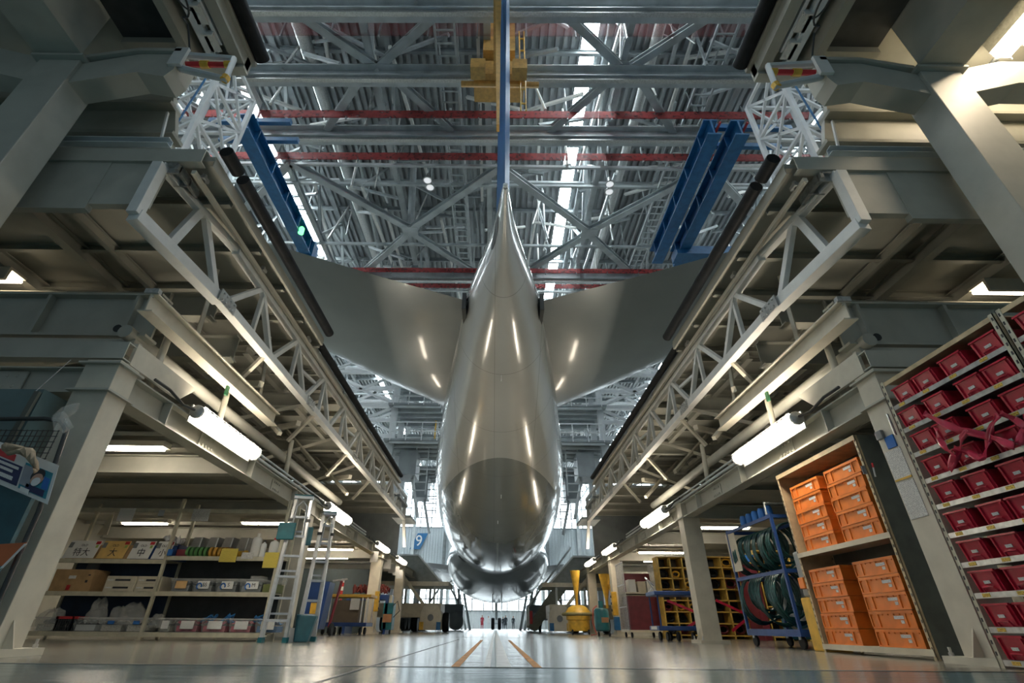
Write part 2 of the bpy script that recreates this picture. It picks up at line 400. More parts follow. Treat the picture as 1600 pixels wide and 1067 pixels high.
# vertical hangers, ducts, walkway ladders, lamps in the roof
rng = random.Random(3)
for i in range(110):
    x = rng.uniform(-20, 20); y = rng.uniform(9, 34); q = MB()
    if abs(x) < 1.2: x += 2
    a = rng.choice((0, 0, 1.2, -1.2, 2.2)); q.tube([(x, y, 20.6), (x+a*.4, y+abs(a), 25.2)], rng.choice((.03, .045, .07)), 6)
    tag(q.build('roof_hanger', rng.choice((ROOFL, GALV, WHITE))), 'thin pale hanger rod inside the roof steelwork', 'hanger rod', 'roof hanger rods')
for i in range(70):
    x = rng.uniform(-19, 19); y = rng.uniform(8, 30); q = MB(); L = rng.uniform(4, 12)
    q.bar((x, y, 21.6+rng.uniform(0, 2.6)), (x+rng.uniform(-.8, .8), y+L, 21.6+rng.uniform(0, 2.6)), .14, .2)
    tag(q.build('roof_member', rng.choice((ROOFL, ROOFL, ROOFS, WHITE))), 'light steel member running lengthwise among the roof trusses', 'steel member', 'light roof members')
for i in range(80):
    x = rng.uniform(-17, 17); y = rng.uniform(9, 28); q = MB(); d = rng.choice((-1, 1)); z = rng.uniform(21, 22.6)
    q.bar((x, y, z), (x+d*rng.uniform(2, 3.4), y+rng.uniform(.4, 2.4), z+rng.uniform(1.2, 2.4)), .13, .15)
    tag(q.build('roof_strut', rng.choice((ROOFL, ROOFL, ROOFS, WHITE))), 'short pale strut slanting between roof trusses', 'strut', 'short roof struts')
def catwalk_ladder(x, lab):
    t = thing('roof_walkway', lab, 'walkway', (x, 20, 20.8))
    for d in (-.4, .4):
        q = MB(); q.bar((x+d, 9, 20.9), (x+d, 40, 20.9), .08, .14); q.build('side_rail', ROOFL, t)
        q = MB(); q.tube([(x+d, 9, 21.9), (x+d, 40, 21.9)], .035, 6); q.build('hand_rail', ROOFL, t)
    for i in range(60):
        q = MB(); q.box(x-.4, x+.4, 9+i*.52-.03, 9+i*.52+.03, 20.86, 20.92); q.build('rung', ROOFL, t)
catwalk_ladder(-2.3, 'slim ladder-like walkway under the roof beside the high bay lamps')
catwalk_ladder(9.0, 'slim ladder-like walkway under the roof above the blue gantry')
def duct(x, y0, y1, z, r, lab):
    q = MB(); q.lathe([(r*(1+.04*(i % 2)), y0+(y1-y0)*i/40) for i in range(41)], 12, (x, 0, z), 'Y'); tag(q.build('air_duct', GALV, smooth=True), lab, 'duct')
duct(-9.3, 8, 60, 24.0, .32, 'round galvanised duct under the roof above the blue beam with green light')
duct(7.3, 8, 60, 24.2, .26, 'round galvanised duct under the roof beyond the skylight strip')
LAMPG = emit('high bay lamp glass', (.95, .97, 1.0), .5)
for u, v, lab in ((668, 282, 'upper of the two round high bay lamps left of the fin'), (672, 293, 'lower of the two round high bay lamps left of the fin'), (953, 288, 'upper round high bay lamp beside the skylight strip'), (952, 300, 'lower round high bay lamp beside the skylight strip')):
    lab = lab.replace(' left of the fin', ' beside the walkway')
    p = at(u, v, 'Z', 20.0); t = thing('high_bay_lamp', lab, 'lamp', p, 'round high bay lamps')
    q = MB(); q.lathe([(.06, .5), (.1, .3), (.24, .02), (.25, 0), (.22, 0)], 20, p); q.build('shade', GALV, t, True)
    q = MB(); q.lathe([(.21, .03), (.21, .005), (.1, -.02)], 20, p); q.build('lens', LAMPG, t, True)
    q = MB(); q.tube([p+V((0,0,.5)), p+V((0,0,3.0))], .03, 6); q.build('stem', ROOFL, t)
# a lamp under the roof light and the high bays light the place; daylight comes through the strips and far glazing
def area(name, loc, sx, sy, power, col, rot=(0, 0, 0)):
    L = bpy.data.lights.new(name, 'AREA'); L.shape = 'RECTANGLE'; L.size = sx; L.size_y = sy; L.energy = power; L.color = col
    o = bpy.data.objects.new(name, L); COL.objects.link(o); o.location = loc; o.rotation_euler = rot
    return o
# ------------------------------------------------------------------ the aircraft, seen from behind its tail
AX = .11
# stations: distance Y, half width, top z, bottom z, power (1 = ellipse)
ST = [(7.0, .045, 8.10, 7.94), (7.2, .075, 8.32, 7.84), (7.6, .13, 8.56, 7.66), (8.2, .24, 8.66, 7.36), (9.0, .47, 8.74, 7.02), (10.0, .80, 8.8, 6.58), (11.2, 1.14, 8.84, 6.16), (12.5, 1.37, 8.87, 5.72),
      (14.0, 1.66, 8.90, 5.22), (16.0, 2.03, 8.92, 4.60), (18.0, 2.36, 8.93, 4.02), (20.0, 2.64, 8.94, 3.50), (22.0, 2.86, 8.95, 3.12), (24.5, 3.02, 8.95, 2.86), (27.0, 3.1, 8.95, 2.75), (30, 3.1, 8.95, 2.75), (36, 3.1, 8.95, 2.75), (46, 3.1, 8.95, 2.75), (56, 3.1, 8.95, 2.75),
      (61, 3.0, 8.85, 2.80), (65, 2.5, 8.2, 3.05), (68, 1.6, 7.1, 3.6), (69.5, .7, 6.1, 4.3), (70, .1, 5.3, 4.9)]
def body_mat():
    M = bpy.data.materials.new('aircraft paint'); M.use_nodes = True
    n = M.node_tree.nodes; l = M.node_tree.links; b = n['Principled BSDF']
    tc = n.new('ShaderNodeTexCoord'); sp = n.new('ShaderNodeSeparateXYZ'); l.new(tc.outputs['Object'], sp.inputs[0])
    # paint break: everything below z = 4.83 is mid grey
    lt = n.new('ShaderNodeMath'); lt.operation = 'LESS_THAN'; lt.inputs[1].default_value = 4.86; l.new(sp.outputs['Z'], lt.inputs[0])
    nz = n.new('ShaderNodeTexNoise'); nz.inputs['Scale'].default_value = .8; nz.inputs['Detail'].default_value = 6; l.new(tc.outputs['Object'], nz.inputs['Vector'])
    up = n.new('ShaderNodeMix'); up.data_type = 'RGBA'; up.inputs[6].default_value = (.46, .47, .445, 1); up.inputs[7].default_value = (.56, .57, .545, 1); l.new(nz.outputs['Fac'], up.inputs[0])
    dn = n.new('ShaderNodeMix'); dn.data_type = 'RGBA'; dn.inputs[6].default_value = (.20, .22, .21, 1); dn.inputs[7].default_value = (.26, .28, .27, 1); l.new(nz.outputs['Fac'], dn.inputs[0])
    mx = n.new('ShaderNodeMix'); mx.data_type = 'RGBA'; l.new(lt.outputs[0], mx.inputs[0]); l.new(up.outputs[2], mx.inputs[6]); l.new(dn.outputs[2], mx.inputs[7])
    # panel joints: thin dark rings every 2.2 m and keel lines
    def thin(sock, period, w, off=0):
        a = n.new('ShaderNodeMath'); a.operation = 'ADD'; a.inputs[1].default_value = off; l.new(sock, a.inputs[0])
        p = n.new('ShaderNodeMath'); p.operation = 'PINGPONG'; p.inputs[1].default_value = period/2; l.new(a.outputs[0], p.inputs[0])
        c = n.new('ShaderNodeMath'); c.operation = 'LESS_THAN'; c.inputs[1].default_value = w; l.new(p.outputs[0], c.inputs[0]); return c.outputs[0]
    r1 = thin(sp.outputs['Y'], 2.3, .008); r2 = thin(sp.outputs['X'], 1.24, .006, -AX+.31)
    ad = n.new('ShaderNodeMath'); ad.operation = 'MAXIMUM'; l.new(r1, ad.inputs[0]); l.new(r2, ad.inputs[1])
    k = n.new('ShaderNodeMath'); k.operation = 'MULTIPLY'; k.inputs[1].default_value = .45; l.new(ad.outputs[0], k.inputs[0])
    m2 = n.new('ShaderNodeMix'); m2.data_type = 'RGBA'; l.new(k.outputs[0], m2.inputs[0]); l.new(mx.outputs[2], m2.inputs[6]); m2.inputs[7].default_value = (.10, .10, .095, 1)
    l.new(m2.outputs[2], b.inputs['Base Color'])
    b.inputs['Roughness'].default_value = .22; b.inputs['Coat Weight'].default_value = .8; b.inputs['Coat Roughness'].default_value = .06
    b.inputs['Metallic'].default_value = .25
    n3 = n.new('ShaderNodeTexNoise'); n3.inputs['Scale'].default_value = .9; n3.inputs['Detail'].default_value = 2; l.new(tc.outputs['Object'], n3.inputs['Vector'])
    bp = n.new('ShaderNodeBump'); bp.inputs['Strength'].default_value = .12; bp.inputs['Distance'].default_value = .06; l.new(n3.outputs['Fac'], bp.inputs['Height']); l.new(bp.outputs['Normal'], b.inputs['Normal']); l.new(bp.outputs['Normal'], b.inputs['Coat Normal'])
    return M
BODY = body_mat()
STABM = mat('stabiliser grey paint', (.225, .25, .255), .3, metal=.1, var=.04, scale=.8, coat=.5)
FINB = mat('fin blue paint', (.006, .08, .22), .4, var=.08, scale=1, spec=.06)
FAIR = mat('floor lit fairing paint', (.52, .56, .58), .3, metal=.1, var=.05, scale=.6, coat=.6)  # lighter than the belly: brightness from the floor put into the colour
WINGM = mat('wing grey paint', (.55, .58, .60), .22, metal=.4, var=.05, coat=.4)
plane = thing('jet_airliner', 'large jet airliner with grey belly and blue tail fin seen from behind', 'airplane', (AX, 7, 0))
def catmull(a, b_, c, d, t): return tuple(.5*((2*q)+(-p+r)*t+(2*p-5*q+4*r-s)*t*t+(-p+3*q-3*r+s)*t**3) for p, q, r, s in zip(a, b_, c, d))
rows = []; N = 64; fine = []
for i in range(len(ST)-1):
    a, b_, c, d = ST[max(i-1, 0)], ST[i], ST[i+1], ST[min(i+2, len(ST)-1)]
    for t in (0, .25, .5, .75): fine.append(catmull(a, b_, c, d, t) if i not in (0, len(ST)-2) else tuple(p+(q-p)*t for p, q in zip(b_, c)))
fine.append(ST[-1])
for y, w, zt, zb in fine:
    zc = (zt+zb)/2; h = (zt-zb)/2
    rows.append([(AX+math.sin(2*PI*k/N)*w, y, zc+math.cos(2*PI*k/N)*h) for k in range(N+1)])
q = MB(); q.sheet(rows); n0 = len(rows[0]); q.add(rows[0][:-1], [tuple(range(N))]); q.add(rows[-1][:-1], [tuple(range(N))])
fus = q.build('fuselage', BODY, plane, True, angle=60)
# wing-body fairing
rows = []
for i in range(21):
    t = i/20; y = 29.5+24*t; s_ = math.sin(PI*min(1, max(0, t)))**.55
    rows.append([(AX+math.sin(a)*(2.3+1.3*s_), y, 3.9-math.cos(a)*(.95+1.1*s_)) for a in [(-.62+1.24*k/28)*PI for k in range(29)]])
q = MB(); q.sheet(rows); q.build('belly_fairing', FAIR, plane, True, angle=60)
# keel panels and gear bay doors under the fairing
for s in (-1, 1):
    q = MB(); q.box(AX+s*.25, AX+s*.31, 34, 38, 1.15, 2.0); q.build('gear_door', WINGM, plane)
# exhaust opening on the tail cone side
q = MB(); pts = []
for k in range(20):
    a = 2*PI*k/20; pts.append((8.1+math.cos(a)*.40, 7.95+math.sin(a)*.12-math.cos(a)*.208))
def fw(y):
    for i in range(len(ST)-1):
        if ST[i][0] <= y <= ST[i+1][0]:
            t = (y-ST[i][0])/(ST[i+1][0]-ST[i][0]); return [p+(r-p)*t for p, r in zip(ST[i], ST[i+1])]
for xo in (0, 1):
    pass
o_, i_ = [], []
for y, z in pts:
    _, w, zt, zb = fw(y); h = (zt-zb)/2; z = (zt+zb)/2-.42*h+(z-7.95+(y-8.1)*.52)*1.0; zz = max(-.97, min(.97, (z-(zt+zb)/2)/h)); xx = w*math.sqrt(max(0, 1-zz*zz))
    o_.append((AX-xx-.006, y, z)); i_.append((AX-xx+.05, y, z))
q.add(o_+i_, [(i, (i+1) % 20, 20+(i+1) % 20, 20+i) for i in range(20)]); q.add(i_, [tuple(range(20))]); q.cur = 0
q.add(o_, [tuple(range(20))])
q.build('exhaust_opening', DARKGAP, plane)
q = MB(); q.lathe([(.015, 0), (.05, .02), (.055, .06), (.02, .1)], 12, (AX+.0, 6.93, 8.03), 'Y'); q.build('tail_light', STEELL, plane, True)
# small belly antennas and drain masts
for y, x in ((11.6, -.02), (17.3, .05), (19.2, -.05)):
    _, w, zt, zb = fw(y); q = MB(); q.poly([(y, zb+.03), (y+.25, zb+.03), (y+.2, zb-.10), (y+.06, zb-.10)], 'X', AX+x-.012, AX+x+.012); q.build('belly_mast', STEELL, plane)
for dx in (-.06, .06):
    _, w, zt, zb = fw(20.5); q = MB(); q.box(AX-1.55+dx*1.2-.03, AX-1.55+dx*1.2+.03, 20.2, 20.8, 4.02, 4.06); q.build('side_vent', BLACKM, plane)
# airfoil surfaces
def foil(sec, name, m, n=14):
    """sec: list of (leading edge point, trailing edge point, thickness, thickness direction)"""
    rows = []
    for le, te, th, up in sec:
        le, te, up = V(le), V(te), V(up); r = []
        for k in range(2*n+1):
            t = k/n if k <= n else (2*n-k)/n; sgn = 1 if k <= n else -1
            prof = 5*th*(.2969*math.sqrt(t)-.126*t-.3516*t*t+.2843*t**3-.1036*t**4)
            r.append(le+(te-le)*t+up*(sgn*max(prof, .006)))
        rows.append(r)
    q = MB(); q.sheet(rows); q.add(rows[-1][:-1], [tuple(range(2*n))])
    return q.build(name, m, plane, True, angle=50)
for s in (-1, 1):
    st = foil([((AX+s*1.2, 17.6, 7.18), (AX+s*.6, 10.5, 7.45), .6, (0,0,1)), ((AX+s*1.95, 16.85, 7.25), (AX+s*1.0, 10.3, 7.5), .55, (0,0,1)), ((AX+s*3.9, 15.0, 7.45), (AX+s*3.0, 9.65, 7.7), .42, (0,0,1)),
          ((AX+s*5.4, 13.35, 7.62), (AX+s*5.0, 8.92, 7.9), .34, (0,0,1)), ((AX+s*10.6, 8.9, 8.25), (AX+s*10.7, 6.95, 8.35), .16, (0,0,1))], 'horizontal_stabiliser', STABM)
    foil([((AX+s*2.9, 46, 3.5), (AX+s*2.9, 33.5, 3.55), 1.0, (0,0,1)), ((AX+s*10, 40, 4.0), (AX+s*10, 32.4, 4.15), .6, (0,0,1)), ((AX+s*31, 25.5, 5.9), (AX+s*31, 23.6, 5.95), .2, (0,0,1))], 'wing', WINGM)
    q = MB(); q.box(AX+s*1.0-.05, AX+s*1.0+.05, 10.25, 11.0, 7.2, 7.7); q.build('stabiliser_seal', DARKGAP, plane)
foil([((AX, 20.5, 8.7), (AX, 8.35, 8.72), .55, (1,0,0)), ((AX, 17.2, 12), (AX, 8.1, 11), .5, (1,0,0)), ((AX, 12.6, 16.6), (AX, 6.5, 15.4), .4, (1,0,0)), ((AX, 9.6, 18.6), (AX, 5.7, 18.6), .25, (1,0,0))], 'tail_fin', FINB)
# main gear and nose gear
TYRE = BLACK
def wheel(x, y, z, r, w, parent):
    q = MB(); q.lathe([(r*.55, -w/2), (r*.9, -w/2), (r, -w/4), (r, w/4), (r*.9, w/2), (r*.55, w/2)], 20, (x, y, z), 'X'); o = q.build('tyre', TYRE, parent, True)
    q = MB(); q.lathe([(.02, -w*.4), (r*.55, -w*.4), (r*.55, w*.4), (.02, w*.4)], 14, (x, y, z), 'X'); q.build('hub', STEELL, o, True)
q = MB(); q.tube([(AX, 61, .9), (AX, 61, 3.0)], .13, 10); q.box(AX-.5, AX+.5, 60.9, 61.1, .5, .6); ng = q.build('nose_gear', STEELL, plane)
for s in (-1, 1):
    wheel(AX+s*.36, 61, .55, .55, .36, ng)
    q = MB(); q.box(AX+s*.65, AX+s*.70, 60.2, 63, 1.9, 3.0); q.build('nose_gear_door', WINGM, plane)
    q = MB(); q.tube([(AX+s*5.4, 36.5, .7), (AX+s*5.2, 36.2, 3.6)], .2, 10); mg = q.build('main_gear', STEELL, plane)
    for dy in (-1.4, 0, 1.4):
        for dx in (-.5, .5): wheel(AX+s*5.4+dx, 36.5+dy, .66, .66, .45, mg)
# ------------------------------------------------------------------ tail docks: mirrored steel platforms on both sides
LAMP_TUBE = emit('lamp diffuser', (1.0, .88, .71), 38.0)
LAMP_FAR = emit('far lamp diffuser', (1.0, .86, .67), 28.0)
def lamp_y(x, y0, y1, z, lab, guard=True, big=True):
    """twin tube lamp fixed along the beam, its face turned to the aisle and down"""
    t = thing('guarded_lamp', lab, 'lamp', (x, (y0+y1)/2, z), 'guarded lamps along the mezzanine beams')
    r = .085 if big else .065
    q = MB(); q.prof((x, y0, z), (x, y1, z), [(math.cos(a)*r, math.sin(a)*r) for a in [2*PI*k/12 for k in range(12)]]); q.build('diffuser', LAMP_TUBE if big else LAMP_FAR, t)
    for y, d in ((y0, -1), (y1, 1)):
        q = MB(); q.lathe([(r*1.06, y), (r*1.06, y+d*.035), (r*.6, y+d*.05), (r*.3, y+d*.055)], 12, (x, 0, z), 'Y'); q.build('end_cap', GALV, t, True)
    q = MB(); q.box(x+r*.9, x+r*.9+.02, y0-.02, y1+.02, z-r*1.5, z+r*1.2); q.build('housing', GALV, t)  # reflector plate added behind the tube to shade the beam web
    if guard:
        q = MB()
        for a in (-2.4, -1.6, -.8, 0, .4): q.tube([(x+math.sin(a)*r*1.25, y0, z-math.cos(a)*r*1.25+.0), (x+math.sin(a)*r*1.25, y1, z-math.cos(a)*r*1.25)], .003, 4)
        n = int((y1-y0)/.11)
        for k in range(n+1):
            y = y0+(y1-y0)*k/n; q.tube([(x+math.sin(a)*r*1.27, y, z-math.cos(a)*r*1.27) for a in [-2.4+.4*j for j in range(8)]], .0025, 4, False)
        q.build('wire_guard', ALU, t)
    q = MB(); q.tube([(x, y0-.08, z), (x+.02, y0-.3, z-.02), (x+.06, y0-.55, z+.06), (x+.10, y0-.8, z+.08)], .018, 6); q.build('cable', BLACKM, t)
    q = MB()
    for y in (y0+.15, y1-.15): q.box(x-.02, x+.135, y-.02, y+.02, z+r+.01, z+r+.04)
    q.build('bracket', GALV, t)
    return t

for s in (-1, 1):
    MX = s; SD = SIDE[s]
    # ---- deck A: lowest tail platform beside the fuselage, near end
    t = thing('tail_dock_deck', 'near tail dock platform under the stabiliser tip %s' % SD, 'platform', (5, 4, 5.0))
    q = MB(); q.box(3.45, 11, 4.0, 8.3, 5.06, 5.14); q.build('deck_plate', GREYGREEN, t)
    for i in range(5):
        y = 4.6+i*.92; q = MB(); q.chan((3.5, y, 4.99), (11, y, 4.99), .07, .14, .01); q.build('rib', GREYGREEN, t)
    q = MB(); q.chan((3.46, 4.0, 5.03), (3.46, 8.3, 5.03), .04, .12, .01); q.build('edge_channel', GREYGREEN, t)
    q = MB(); q.box(4.62, 11, 3.96, 4.04, 4.22, 5.0); q.box(3.98, 4.62, 3.97, 4.05, 4.3, 4.98); q.build('fascia_panel', CREAM, t)
    q = MB(); q.chan((3.55, 3.98, 5.08), (11, 3.98, 5.08), .10, .22, .015, flip=-1); q.build('fascia_channel', CREAM, t)
    q = MB(); q.tube([(3.36, 4.0, 5.24), (3.36, 4.32, 5.24)], .085, 14); q.build('end_roller', BLACK, t, True)
    q = MB(); q.tube([(3.34, 4.42, 5.22), (3.34, 8.25, 5.22)], .085, 14); q.build('bumper', BLACK, t, True)
    for y in (5.8, 7.2):
        q = MB(); q.ibeam((6.1, 4.05, 4.9), (6.1, 8.2, 4.9), .14, .2); q.build('joist', GREYGREEN, t)
        break
    q = MB(); q.ibeam((5.6, 4.05, 4.93), (5.6, 8.2, 4.93), .08, .14); q.ibeam((7.4, 4.05, 4.9), (7.4, 8.2, 4.9), .14, .2); q.build('joists', GREYGREEN, t)
    # ---- deck B: longer platform further in, a step lower
    t = thing('tail_dock_deck', 'long lower tail dock platform reaching past the stabiliser %s' % SD, 'platform', (5, 12, 4.9))
    q = MB(); q.box(3.66, 11, 8.35, 18.6, 5.0, 5.06); q.build('deck_plate', GREYGREEN, t)
    for i in range(13):
        y = 8.6+i*.8; q = MB(); q.chan((3.7, y, 4.93), (11, y, 4.93), .06, .13, .01); q.build('rib', CREAM if i % 3 else GREYGREEN, t)
    for x in (4.9, 6.3, 7.8, 9.4):
        q = MB(); q.ibeam((x, 8.3, 4.86), (x, 18.6, 4.86), .12, .18); q.build('joist', CREAM, t)
    q = MB(); q.chan((3.68, 8.35, 4.98), (3.68, 18.6, 4.98), .05, .18, .01); q.build('edge_channel', CREAM, t)
    q = MB(); q.tube([(3.58, 8.35, 5.1), (3.58, 13, 5.1), (3.58, 18.3, 5.1)], .075, 14); q.build('bumper', BLACK, t, True)
    q = MB(); q.box(3.6, 4.0, 18.6, 20.5, 4.4, 4.5); q.box(3.45, 4.2, 20.5, 22, 4.0, 4.1); q.build('end_bracket', STEEL, t)
    t = thing('tail_dock_deck', 'farthest platform beyond the long one %s' % SD, 'platform', (7, 21, 4.8))
    q = MB(); q.box(4.3, 11, 18.9, 24, 4.9, 4.98); q.build('deck_plate', GREYGREEN, t)
    q = MB(); q.box(4.5, 11, 24, 24.1, 2.75, 4.98); q.build('end_wall', STEEL, t)
    q = MB(); q.chan((4.3, 18.9, 4.85), (4.3, 24, 4.85), .06, .3, .012); q.build('edge_channel', CREAM, t)
    for i in range(4):
        q = MB(); q.ibeam((4.4, 19.4+i*1.3, 4.8), (11, 19.4+i*1.3, 4.8), .12, .2); q.build('bearer', CREAM, t)
    # ---- lengthwise truss under the deck edge
    t = thing('edge_truss', 'white painted zigzag truss hung under the platform edge %s' % SD, 'truss', (3.75, 5.4, 4.0))
    X, Z0, Z1, Y0, Y1 = 3.74, 4.0, 4.82, 5.35, 20.6
    q = MB(); q.bar((X, Y0, Z1), (X, Y1, Z1), .11, .11); q.build('top_chord', WHITE, t, bevel=.006)
    q = MB(); q.bar((X, Y0, Z0), (X, Y1, Z0), .13, .13); q.build('bottom_chord', WHITE, t, bevel=.006)
    y = Y0+.1; k = 0
    while y < Y1-.8:
        st = .80
        a, c = ((X, y, Z0), (X, y+st, Z1)) if k % 2 == 0 else ((X, y, Z1), (X, y+st, Z0))
        q = MB(); q.bar(a, c, .075, .075); q.build('web_member', WHITE, t)
        if k % 2 == 1: q = MB(); q.bar((X, y+st*.1, Z0), (X, y+st*.1, Z1), .06, .06); q.build('web_member', WHITE, t)
        if k % 4 == 3: q = MB(); q.bar((X, y+st*.5, (Z0+Z1)/2), (X, y+st*1.5, (Z0+Z1)/2+.1), .05, .05); q.build('web_member', WHITE, t)
        y += st; k += 1
    q = MB(); q.bar((X, Y1, Z1+.05), (X, Y1, Z0-.05), .12, .12); q.bar((X, Y1, Z0), (X+.05, Y1+1.1, Z0-.9), .12, .12); q.build('end_post', WHITE, t)
    for yy in (5.45, 8.9, 12.4, 15.9):
        q = MB(); q.box(X-.08, X-.066, yy-.2, yy+.2, Z0-.09, Z0+.09)
        for dy in (-.14, -.05, .05, .14):
            for dz in (-.05, .05): q.lathe([(.016, 0), (.016, -.016), (.01, -.02)], 6, (X-.08, yy+dy, Z0+dz), 'X')
        q.build('joint_plate', GALV, t)
    for yy in (6.3, 8.6, 10.9, 13.2, 15.5, 17.8):
        q = MB(); q.bar((X, yy, Z1), (X+.05, yy, 4.87), .05, .08); q.box(X+.02, X+.14, yy-.06, yy+.06, 4.86, 4.99); q.build('hanger_bracket', WHITE, t)
    # struts from the truss down/back to the mezzanine
    for yy in (6.9, 9.4, 12.0, 14.6):
        q = MB(); q.bar((X, yy, Z0), (X+.5, yy+.15, Z0-.55), .06, .06); q.build('stay', CREAMW, t)
    # ---- near end frame of the truss
    t = thing('end_frame', 'white open box frame at the near truss end %s' % SD, 'frame', (4.0, 4.0, 4.1))
    A, B, C, D = (4.0, 3.93, 4.90), (3.76, 5.4, 4.86), (4.0, 3.93, 4.1), (3.76, 5.4, 4.0)
    for nm, a, c, w in (('top_rail', A, B, .10), ('bottom_rail', C, D, .15), ('end_post', A, C, .12), ('cross_rail', (3.92, 4.42, 4.09), (3.88, 4.62, 4.86), .10), ('diagonal', (3.88, 4.75, 4.86), (3.78, 5.3, 4.05), .08)):
        q = MB(); q.bar(a, c, w, w); q.build(nm, WHITE, t, bevel=.006)
    q = MB(); q.box(3.82, 3.98, 3.95, 4.4, 4.93, 5.0); q.box(3.8, 3.84, 3.95, 4.4, 4.86, 4.95)
    for yy in (4.0, 4.2): q.box(3.8, 3.98, yy-.01, yy+.01, 4.84, 4.98)
    q.build('bracket_shoe', GALV, t)
    # ---- pipe rail hung between truss and bumper
    t = thing('slide_rail', 'slender cream slide rail beneath the platform edge %s' % SD, 'rail', (3.68, 4.0, 4.95))
    q = MB(); q.bar((3.64, 4.0, 4.87), (3.595, 18.4, 4.87), .05, .06); q.build('rail_bar', CREAMW, t)
    for yy in (4.15, 5.9, 8.0, 10.5, 13, 15.5):
        q = MB(); q.box(3.57, 3.67, yy-.05, yy+.05, 4.89, 4.94); q.tube([(3.62, yy, 4.89), (3.62, yy, 4.99)], .03, 8); q.build('rail_clamp', GALV, t)
    # ---- walls and girders above the deck's near end
    t = thing('upper_wall_panels', 'stepped painted wall panels above the near platform end %s' % SD, 'wall panels', (5, 4.2, 5.3))
    for z0, z1, y, xi in ((5.36, 5.86, 4.34, 4.3), (5.92, 6.36, 4.24, 4.36), (6.42, 6.94, 4.14, 4.5)):
        q = MB(); q.poly([(xi, z0), (11, z0), (11, z1), (xi+.14, z1)], 'Y', y, y+.08); q.build('wall_panel', CREAM, t)
        q = MB(); q.box(xi, 11, y-.03, y+.2, z0-.06, z0); q.build('ledge', GREYGREEN, t)
    q = MB(); q.panel((4.34, 4.12, 5.5), (-.02, 0, .02), (.12, 0, .62), .03); q.build('edge_plate', WHITE, t)
    q = MB(); q.chan((4.05, 3.95, 5.33), (11, 3.95, 5.33), .08, .1, .01); q.build('hand_pipe', STEELL, t)
    # ---- upper column
    t = thing('dock_column', 'heavy square painted column holding the top deck %s' % SD, 'column', (5.4, 3.6, 0))
    q = MB(); q.box(5.12, 5.62, 3.42, 3.77, 0, 6.15); q.build('shaft', CREAM, t, bevel=.01)
    q = MB(); q.box(5.06, 5.68, 3.36, 3.83, 6.15, 6.19); q.build('cap_plate', CREAM, t)
    q = MB(); q.box(4.9, 5.9, 3.2, 4.0, 0, .05); q.build('base_plate', CREAM, t)
    t = thing('haunched_beam', 'short haunched beam from the tall column towards the aircraft %s' % SD, 'beam', (4.5, 3.6, 6.2))
    q = MB(); q.poly([(5.12, 5.75), (4.9, 5.82), (4.4, 5.98), (4.05, 5.9), (3.98, 6.05), (3.98, 6.36), (4.5, 6.36), (5.12, 6.14)], 'Y', 3.46, 3.74); q.build('beam_body', CREAM, t)
    q = MB(); q.poly([(5.10, 6.2), (4.5, 6.37), (3.98, 6.37), (3.98, 6.43), (4.5, 6.43), (5.10, 6.26)], 'Y', 3.42, 3.78); q.build('top_flange', CREAM, t)
    q = MB(); q.poly([(5.66, 5.8), (6.3, 6.0), (9, 6.0), (9, 6.45), (6.3, 6.45), (5.66, 6.25)], 'Y', 3.46, 3.74); q.build('outer_arm', CREAM, t)
    # nose loop with red and yellow tube
    t = thing('nose_loop', 'grey tube loop with red and yellow bands %s' % SD, 'tube frame', (3.8, 3.6, 6.5))
    q = MB(); q.tube([(4.06, 3.5, 6.42), (3.35, 3.5, 6.34), (3.33, 3.5, 5.92), (3.8, 3.5, 6.08), (4.06, 3.52, 6.2)], .045, 8); q.build('loop_tube', STEELL, t, True)
    q = MB(); q.tube([(3.9, 3.5, 6.22), (3.35, 3.5, 6.22)], .035, 8); q.build('red_band', RED, t, True, label='red banded cross tube')
    for a, c in (((3.42, 3.5, 6.22), (3.34, 3.5, 6.22)), ((3.72, 3.5, 6.22), (3.62, 3.5, 6.22)), ((3.33, 3.5, 5.97), (3.345, 3.5, 5.9))): q = MB(); q.tube([a, c], .048, 8); q.build('yellow_band', YELLOW, t, True)
    q = MB(); q.box(3.9, 4.06, 3.42, 3.46, 6.1, 6.45); q.build('nose_plate', WHITE, t)
    # ---- top deck (above the camera)
    t = thing('top_dock_deck', 'overhead top dock platform nearest the camera %s' % SD, 'platform', (6, 2, 7.2))
    q = MB(); q.box(3.55, 11, -2, 4.1, 7.2, 7.28); q.build('deck_plate', GREYGREEN, t)
    q = MB(); q.box(3.6, 3.75, -2, 4.05, 7.0, 7.2); q.build('edge_beam', GREYGREEN, t)
    q = MB(); q.box(3.6, 4.6, 3.95, 4.08, 6.95, 7.2); q.build('end_beam', CREAM, t)
    q = MB(); q.tube([(3.46, -2, 7.3), (3.46, 4.05, 7.3)], .1, 14); q.build('bumper', BLACK, t, True)
    q = MB(); q.tube([(3.75, 3.9, 7.02), (3.75, 3.9, 6.86)], .06, 12); q.build('guide_pin', BLACKM, t, True)
    t = thing('deck_girder', 'deep painted girder running overhead from the tall column %s' % SD, 'girder', (5.4, 0, 6.4))
    q = MB(); q.box(5.1, 5.66, -2, 3.38, 6.2, 7.19); q.build('girder_box', CREAM, t)
    for i, y in enumerate((1.2, 2.6)):
        q = MB(); q.box(5.05, 5.7, y-.04, y+.04, 6.16, 6.2); q.build('stiffener', CREAM, t)
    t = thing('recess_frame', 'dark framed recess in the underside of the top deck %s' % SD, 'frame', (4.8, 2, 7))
    q = MB(); q.box(4.25, 5.09, -2, 3.62, 7.04, 7.09); q.build('recess_shade_sheet', DARKGAP, t)  # dark sheet, the shade of the recess put into its colour
    q = MB(); q.box(4.18, 4.3, -2, 3.9, 6.85, 7.18); q.build('inner_beam', GREYGREEN, t)
